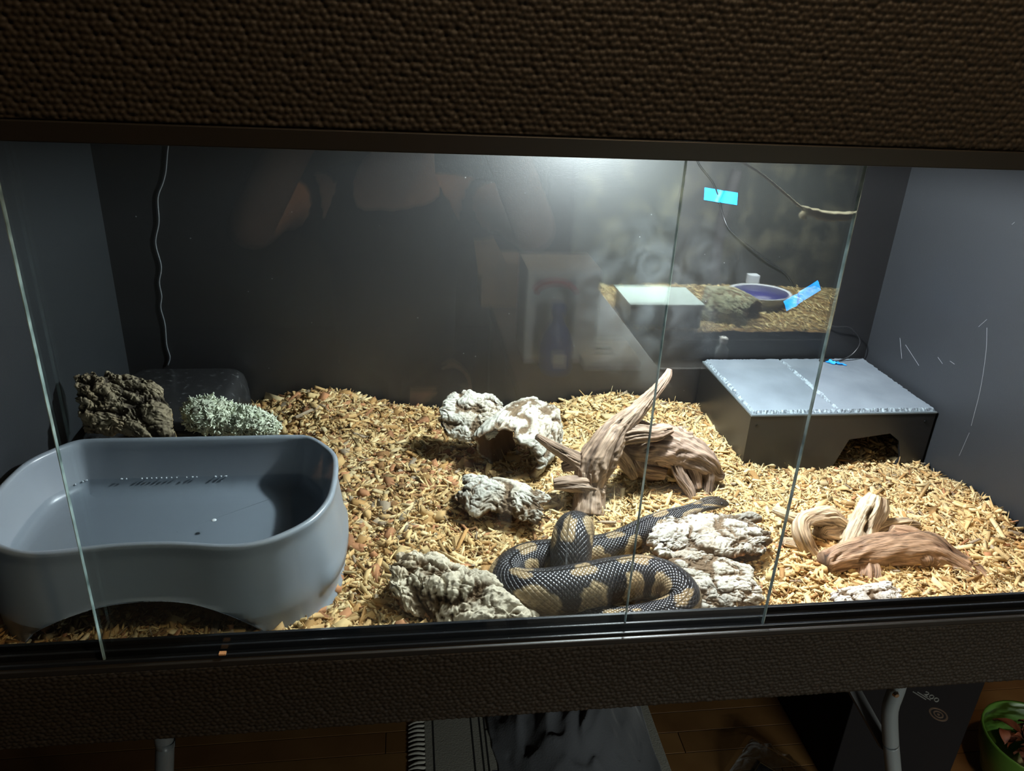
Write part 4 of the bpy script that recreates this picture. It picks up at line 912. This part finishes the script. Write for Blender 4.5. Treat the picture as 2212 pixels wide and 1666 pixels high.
k = refl(1040, 600, -1.40); CF = empty('brown_box', (k[0]+.05, -1.43, TZ), 'open brown cardboard box with a raised pointed flap on the low table', 'box')
MB().box(k[0], k[0]+.11, -1.50, -1.38, TZ+.0005, TZ+.12).build('box_body', card, CF)
t0, t1, t2 = refl(1008, 400, -1.37), refl(1035, 600, -1.37), refl(1095, 570, -1.37)
V = [tuple(q) for q in (t0, t1, t2)]+[(q[0], q[1]-.004, q[2]) for q in (t0, t1, t2)]; obj('box_flap', V, [(0,1,2), (5,4,3), (0,3,4,1), (1,4,5,2), (2,5,3,0)], card, CF, False)

# second terrarium on a stand across the room
X0, X1, YF, YB, Z0, Z1 = 0.36, 1.66, -1.90, -2.36, -0.47, 0.20
ST = empty('stand', ((X0+X1)/2, -2.1, GZ), 'black stand under the second terrarium', 'stand')
MB().box(X0-.03, X1+.03, YB-.02, YF+.10, Z0-.05, Z0-.0205, .004).build('stand_top', MT['trim'], ST)
for x in (X0, X1-.05):
    for y in (YB, YF+.02): MB().box(x, x+.05, y, y+.05, GZ+.001, Z0-.0502).build('stand_leg', MT['trim'], ST)
T2 = empty('glass_terrarium', ((X0+X1)/2, (YF+YB)/2, Z0-.02), 'lit terrarium across the room, seen only as a reflection in the glass', 'terrarium')
MB().box(X0, X1, YB, YF, Z0-.02, Z0).build('base', MT['trim'], T2)
MB().box(X0, X1, YB-.01, YB, Z0, Z1).build('backdrop', mat('mossy_backdrop', (0.006, 0.009, 0.007), .8, noise=(9, 8, (0.075, 0.07, 0.045), .48, .72)), T2)
V, F, _, _ = tube([(1.06, YB+.004, Z0+.1), (1.05, YB+.004, Z0+.35), (1.08, YB+.004, Z1-.1)], .022, 8, 12); obj('backdrop_trunk', V, F, mat('trunk_print', (0.02, 0.018, 0.02), .8), T2)
for x in (X0-.01, X1): MB().box(x, x+.01, YB, YF, Z0, Z1).build('side_panel', MT['pvc'], T2)
MB().box(X0, X1, YB, YF, Z1, Z1+.012).build('lid', MT['trim'], T2)
MB().box(X0, X1, YF, YF+.012, Z0-.02, Z0+.05).build('front_sill', MT['trim'], T2)
l2 = bpy.data.lights.new('second_lamp', 'AREA'); l2.shape = 'RECTANGLE'; l2.size = .9; l2.size_y = .05; l2.energy = TANK2_W; l2.color = (.93, 1, .95)
l2o = bpy.data.objects.new('second_lamp', l2); COL.objects.link(l2o); l2o.parent = T2; l2o.location = Vector(((X0+X1)/2, (YF+YB)/2, Z1-.01))-wloc(T2)
def H2(x, y): return Z0+.075+.03*(fbm(np.stack([x*6, y*6, 0*x], -1), 3, 77)-.4)+.03*sstep(YF-.1, YB, y)
bedding('straw_bedding', X0+.004, X1-.004, YB+.004, YF-.004, H2, 9000, 'coarse straw-coloured bedding in the reflected terrarium', lambda x, y: 0*x, tint=(1.15, 1.3, 1.35))
q = refl(1643, 628, -2.20); bw = .125; BWL = empty('water_bowl', (q[0], -2.20, q[2]-.06), 'round pale bowl with a dark blue inside in the reflected terrarium', 'bowl')
prof = [(.08, -.06), (bw-.01, -.01), (bw, 0), (bw-.008, 0), (bw-.02, -.012), (.07, -.03)]
zb_ = float(H2(np.array(q[0]), np.array(-2.2)))+.045
rgs = [(q[0]+r*math.cos(t), -2.20+r*.9*math.sin(t), zb_+z) for r, z in prof for t in a]
obj('bowl_shell', rgs, grid_faces(6, 32, True)+[tuple(range(32))[::-1]], mat('bowl_pale', (.55, .58, .62), .4), BWL)
obj('bowl_liner', [(q[0]+(bw-.012)*math.cos(t), -2.2+(bw-.012)*.9*math.sin(t), zb_+z) for z in (-.006, -.003) for t in a], [tuple(range(32))[::-1], tuple(range(32, 64))]+[(i, (i+1) % 32, (i+1) % 32+32, i+32) for i in range(32)], mat('bowl_blue', (.03, .03, .16), .3), BWL)
MB().box(q[0]+.005, q[0]+.05, -2.2-bw-.03, -2.2-bw+.004, zb_-.01, zb_+.03, .004).build('bowl_clip', mat('bowl_pale2', (.6, .64, .7), .4), BWL)
r0, r1, r2, r3 = refl(1650, 380, -2.0), refl(1738, 455, -2.0), refl(1790, 468, -2.0), refl(1880, 462, -2.0)
RP2 = empty('climbing_rope', r1, 'knotted pale rope strung across the reflected terrarium', 'rope'); rm = mat('rope_cotton', (.62, .56, .38), .9)
V, F, _, _ = tube([r0+[-.1, 0, .05], r0, r1], .0045, 8, 12); obj('cord', V, F, rm, RP2)
V, F, _, _ = tube([r1, (r1+r2)/2, r2, r3, [X1-.002, -2.0, r3[2]+.05]], [.012, .016, .018, .013, .012], 12, 40, disp=lambda S, A, R_: R_*.12*np.sin(S*420+A)); obj('rope', V, F, rm, RP2)
V, F, _, _ = tube([r1+[-.012, 0, .012], r1+[.012, .01, 0], r1+[0, -.01, -.02], r1+[.014, .004, -.03]], [.006, .012, .010, .004], 10, 24); obj('knot', V, F, rm, RP2)
q = refl(1600, 655, -2.02); z_ = float(H2(np.array(q[0]), np.array(-2.02)))
cork_tube('cork_arch', [(q[0]-.10, -2.12, z_-.01), (q[0]-.02, -2.06, z_), (q[0]+.05, -2.0, z_-.01)], [.095, .095, .08], -1.7, 1.7, .014, 91, 'dark cork arch in the reflected terrarium', pale=(.26, .27, .18))
q = refl(1425, 680, -2.0); z_ = float(H2(np.array(q[0]), np.array(-2.0)))
H3 = empty('flat_hide', (q[0], -2.03, z_-.01), 'dark flat hide with a pale lid in the reflected terrarium', 'hide box')
MB().box(q[0]-.13, q[0]+.13, -2.13, -1.93, z_-.01, z_+.085).build('hide_body', MT['acrylic'], H3)
MB().box(q[0]-.135, q[0]+.135, -2.135, -1.925, z_+.0852, z_+.092).build('hide_lid', mat('lid_pale', (.42, .5, .48), .3), H3)
q = refl(1560, 760, -1.84); BO = empty('clear_bottle', (q[0], -1.84, Z0-.02), 'small cloudy bottle on the stand in front of the reflected terrarium', 'bottle')
obj('bottle_body', [(q[0]+r*math.cos(t), -1.84+r*math.sin(t), Z0-.0200+z) for r, z in ((.001, 0), (.022, .001), (.022, .055), (.012, .068), (.012, .085), (.001, .086)) for t in a], grid_faces(6, 32, True), mat('cloudy_plastic', (.35, .37, .36), .4), BO)
obj('bottle_cap', [(q[0]+r*math.cos(t), -1.84+r*math.sin(t), Z0-.0200+z) for r, z in ((.0135, .08), (.0135, .098), (.001, .099)) for t in a], grid_faces(3, 32, True), wh, BO)

# stool and the person holding the phone
SX, SY = -0.21, -1.14
SL = empty('stool', (SX, SY, GZ), 'round wooden stool under the seated person', 'stool')
obj('seat', [(SX+r*math.cos(t), SY+r*math.sin(t), GZ+z) for r, z in ((.001, .425), (.15, .425), (.165, .432), (.165, .450), (.155, .459), (.001, .460)) for t in a], grid_faces(6, 32, True), wd, SL)
for k in range(4):
    t = PI/4+k*PI/2; MB().tube([(SX+.11*math.cos(t), SY+.11*math.sin(t), GZ+.425), (SX+.17*math.cos(t), SY+.17*math.sin(t), GZ+.001)], [.017, .013], 12, 4).build('leg', wd, SL, True)
PH = empty('phone', (CAM[0], CAM[1]-.012, CAM[2]-.04), 'black phone held up in landscape by the person', 'phone')
bm_ = MB().box(-.078, .078, -.0045, .0045, -.037, .037, .004)
Mx = Matrix.Translation(Vector(CAM)-Vector(CR[2])*.010+Vector(CR[1])*-.012) @ M.to_3x3().to_4x4() @ Matrix.Rotation(-PI/2, 4, 'X')
obj('phone_body', [Mx @ Vector(v) for v in bm_.V], bm_.F, MT['acrylic'], PH, False)

PE = empty('person', (SX, SY, GZ), 'seated person in black T-shirt and dark trousers holding up a phone', 'person')
skin = mat('skin', (0.52, 0.30, 0.20), .5, .4); shirt = mat('black_cotton', (0.012, 0.012, 0.014), .9, .2); jean = mat('dark_denim', (0.02, 0.024, 0.035), .85, .2)
def skinned(name, verts, edges, mtl, root=0, sub=2):
    me = bpy.data.meshes.new(name); org = Vector(wloc(PE)); me.from_pydata([Vector(v[:3])-org for v in verts], edges, []); me.materials.append(mtl)
    o = bpy.data.objects.new(name, me); COL.objects.link(o); o.parent = PE
    sk = o.modifiers.new('skin', 'SKIN'); sk.use_smooth_shade = True; sk.branch_smoothing = .6
    for i, v in enumerate(verts):
        r = v[3]; me.skin_vertices[0].data[i].radius = (r, v[4] if len(v) > 4 else r); me.skin_vertices[0].data[i].use_root = i == root
    s = o.modifiers.new('sub', 'SUBSURF'); s.levels = sub; s.render_levels = sub; return o
Vp, Ep = [], []
def chain(pts, start=None):
    k = start
    for p in pts:
        Vp.append(p); i = len(Vp)-1
        if k is not None: Ep.append((k, i))
        k = i
    return k
hz = GZ+.61
pel = chain([(SX, SY+.02, hz, .13, .10)]); wst = chain([(SX, SY+.03, hz+.16, .125, .095)], pel); cst = chain([(SX, SY+.06, hz+.33, .15, .105)], wst); nk0 = chain([(SX+.01, SY+.09, hz+.47, .075, .065)], cst)
nk = chain([(SX+.03, SY+.12, hz+.55, .052), (SX+.05, SY+.145, hz+.62, .055)], nk0)
hands = {}
for s, hx in ((-1, CAM[0]-.092), (1, CAM[0]+.092)):
    ex = -.45 if s < 0 else .05
    e = chain([(SX+s*.16, SY+.09, hz+.44, .062), (ex*.5+(SX+s*.19)*.5, SY+.22, hz+.46, .050), (ex, SY+.36, hz+.44, .042), ((ex+hx)/2, -.70, CAM[2]-.17, .037), (hx+s*.012, -.635, CAM[2]-.065, .026)], nk0)
    pm_ = chain([(hx+s*.006, -.622, CAM[2]-.035, .026, .014), (hx, -.615, CAM[2]-.012, .024, .013)], e)
    for j, (dz, L) in enumerate(((.022, .9), (.006, 1.0), (-.010, .95), (-.026, .75))):
        chain([(hx+s*.010, -.604, CAM[2]-.012+dz, .0085), (hx+s*.002, -.600+.001*j, CAM[2]-.010+dz, .008), (hx-s*.018*L, -.612, CAM[2]-.008+dz, .007)], pm_)
    chain([(hx-s*.008, -.630, CAM[2]-.030, .010), (hx-s*.024, -.628, CAM[2]-.012, .009), (hx-s*.034, -.624, CAM[2]+.002, .0075)], pm_-1)
for s in (-1, 1):
    k = chain([(SX+s*.09, SY+.08, hz-.02, .088), (SX+s*.12, SY+.30, hz-.01, .072), (SX+s*.13, SY+.44, hz-.02, .060), (SX+s*.13, SY+.44, hz-.22, .052), (SX+s*.13, SY+.43, GZ+.09, .038), (SX+s*.13, SY+.44, GZ+.045, .042), (SX+s*.135, SY+.56, GZ+.03, .028)], pel)
skinned('body', Vp, Ep, skin)
# clothes over it
Vp, Ep = [], []
b0 = chain([(SX, SY+.02, hz-.03, .150, .125)]); b1 = chain([(SX, SY+.03, hz+.16, .147, .118), (SX, SY+.06, hz+.33, .172, .128), (SX+.01, SY+.09, hz+.46, .105, .09), (SX+.025, SY+.115, hz+.53, .064)], b0)
for s in (-1, 1):
    ex = -.45 if s < 0 else .05
    chain([(SX+s*.16, SY+.09, hz+.44, .078), (ex*.5+(SX+s*.19)*.5, SY+.21, hz+.455, .070)], b1-1)
skinned('shirt', Vp, Ep, shirt)
Vp, Ep = [], []
pel = chain([(SX, SY+.01, hz-.02, .145, .115)])
for s in (-1, 1): chain([(SX+s*.09, SY+.08, hz-.02, .098), (SX+s*.12, SY+.30, hz-.01, .084), (SX+s*.13, SY+.445, hz-.02, .070), (SX+s*.13, SY+.44, hz-.22, .064), (SX+s*.13, SY+.43, GZ+.10, .056)], pel)
skinned('trousers', Vp, Ep, jean)
for s in (-1, 1):
    n_ = []
    for z, w_, l0, l1 in ((0.001, .045, -.05, .17), (.02, .048, -.055, .175), (.05, .042, -.05, .15), (.075, .036, -.045, .06), (.09, .034, -.04, .03)):
        for t in np.linspace(0, 2*PI, 20, endpoint=False): n_.append((SX+s*.132+w_*math.sin(t), SY+.44+(l0+l1)/2+(l1-l0)/2*math.cos(t), GZ+z))
    obj('shoe', n_, grid_faces(5, 20, True)+[tuple(range(20))[::-1], tuple(range(80, 100))], MT['trim'], PE)
# head: shaped from a sphere, looking at the phone
hc_ = np.array((SX+.06, SY+.17, hz+.745)); n, m = 48, 64
th_, fi = np.meshgrid(np.linspace(0, PI, n), np.linspace(0, 2*PI, m, endpoint=False), indexing='ij')
X, Yv, Z = np.sin(th_)*np.sin(fi), np.sin(th_)*np.cos(fi), np.cos(th_)
hp = np.stack([X*.074*(1-.12*np.clip(-Z, 0, 1)), Yv*.095, Z*.115], -1)
g3 = lambda cx, cz, sx, sz: np.exp(-((hp[..., 0]-cx)/sx)**2-((hp[..., 2]-cz)/sz)**2)*(Yv > 0)
dy = .026*g3(0, -.018, .013, .020)+.012*g3(0, .006, .008, .03)-.010*(g3(-.031, .004, .016, .011)+g3(.031, .004, .016, .011))+.008*g3(0, -.062, .026, .010)+.012*g3(0, -.098, .03, .02)+.006*g3(0, .03, .05, .012)
hp[..., 1] += dy; hp = hp+hc_
obj('head', hp.reshape(-1, 3), grid_faces(n, m, True), skin, PE)
hr = mat('dark_hair', (0.035, 0.02, 0.012), .6, bump=('noise', 220, .8, .004))
def cap(f, grow, name, mtl):
    idx = -np.ones((n, m), int); V = []; P = (hp-hc_)*grow+hc_+((fbm((hp-hc_)*60, 3, 4)-.5)*.006)[..., None]; Fc = []
    for i in range(n):
        for j in range(m): idx[i, j] = len(V); V.append(P[i, j])
    for i in range(n-1):
        for j in range(m):
            k = (j+1) % m
            if f((hp[i, j]-hc_), Yv[i, j]) and f((hp[i+1, k]-hc_), Yv[i+1, k]): Fc.append((idx[i, j], idx[i, k], idx[i+1, k], idx[i+1, j]))
    us = sorted({i for f_ in Fc for i in f_}); mp_ = {o_: i for i, o_ in enumerate(us)}; nV = [V[i] for i in us]; N_ = len(nV); Fc = [tuple(mp_[i] for i in f_) for f_ in Fc]
    obj(name, nV+[tuple(hc_+(np.array(v)-hc_)*.97) for v in nV], Fc+[tuple(i+N_ for i in f_[::-1]) for f_ in Fc], mtl, PE)
cap(lambda p, y: p[2] > .045 or (y < .15 and p[2] > -.06), 1.08, 'hair', hr)
cap(lambda p, y: y > .2 and p[2] < -.050 and not (abs(p[0]) < .018 and -.07 < p[2] < -.055), 1.07, 'beard', mat('beard_hair', (0.10, 0.055, 0.03), .7, bump=('noise', 240, .8, .004)))
for s in (-1, 1):
    c = hc_+[s*.031, .080, .004]; obj('eye', [c+.0115*np.array((math.sin(u)*math.cos(v), math.sin(u)*math.sin(v), math.cos(u))) for u in np.linspace(0, PI, 9) for v in np.linspace(0, 2*PI, 14, endpoint=False)], grid_faces(9, 14, True), mat('eyeball', (.5, .48, .45), .2), PE)
    MB().tube([hc_+[s*.072, -.008, .022], hc_+[s*.082, -.012, .004], hc_+[s*.074, 0, -.024]], [.012, .014, .007], 10, 12).build('ear', skin, PE, True)
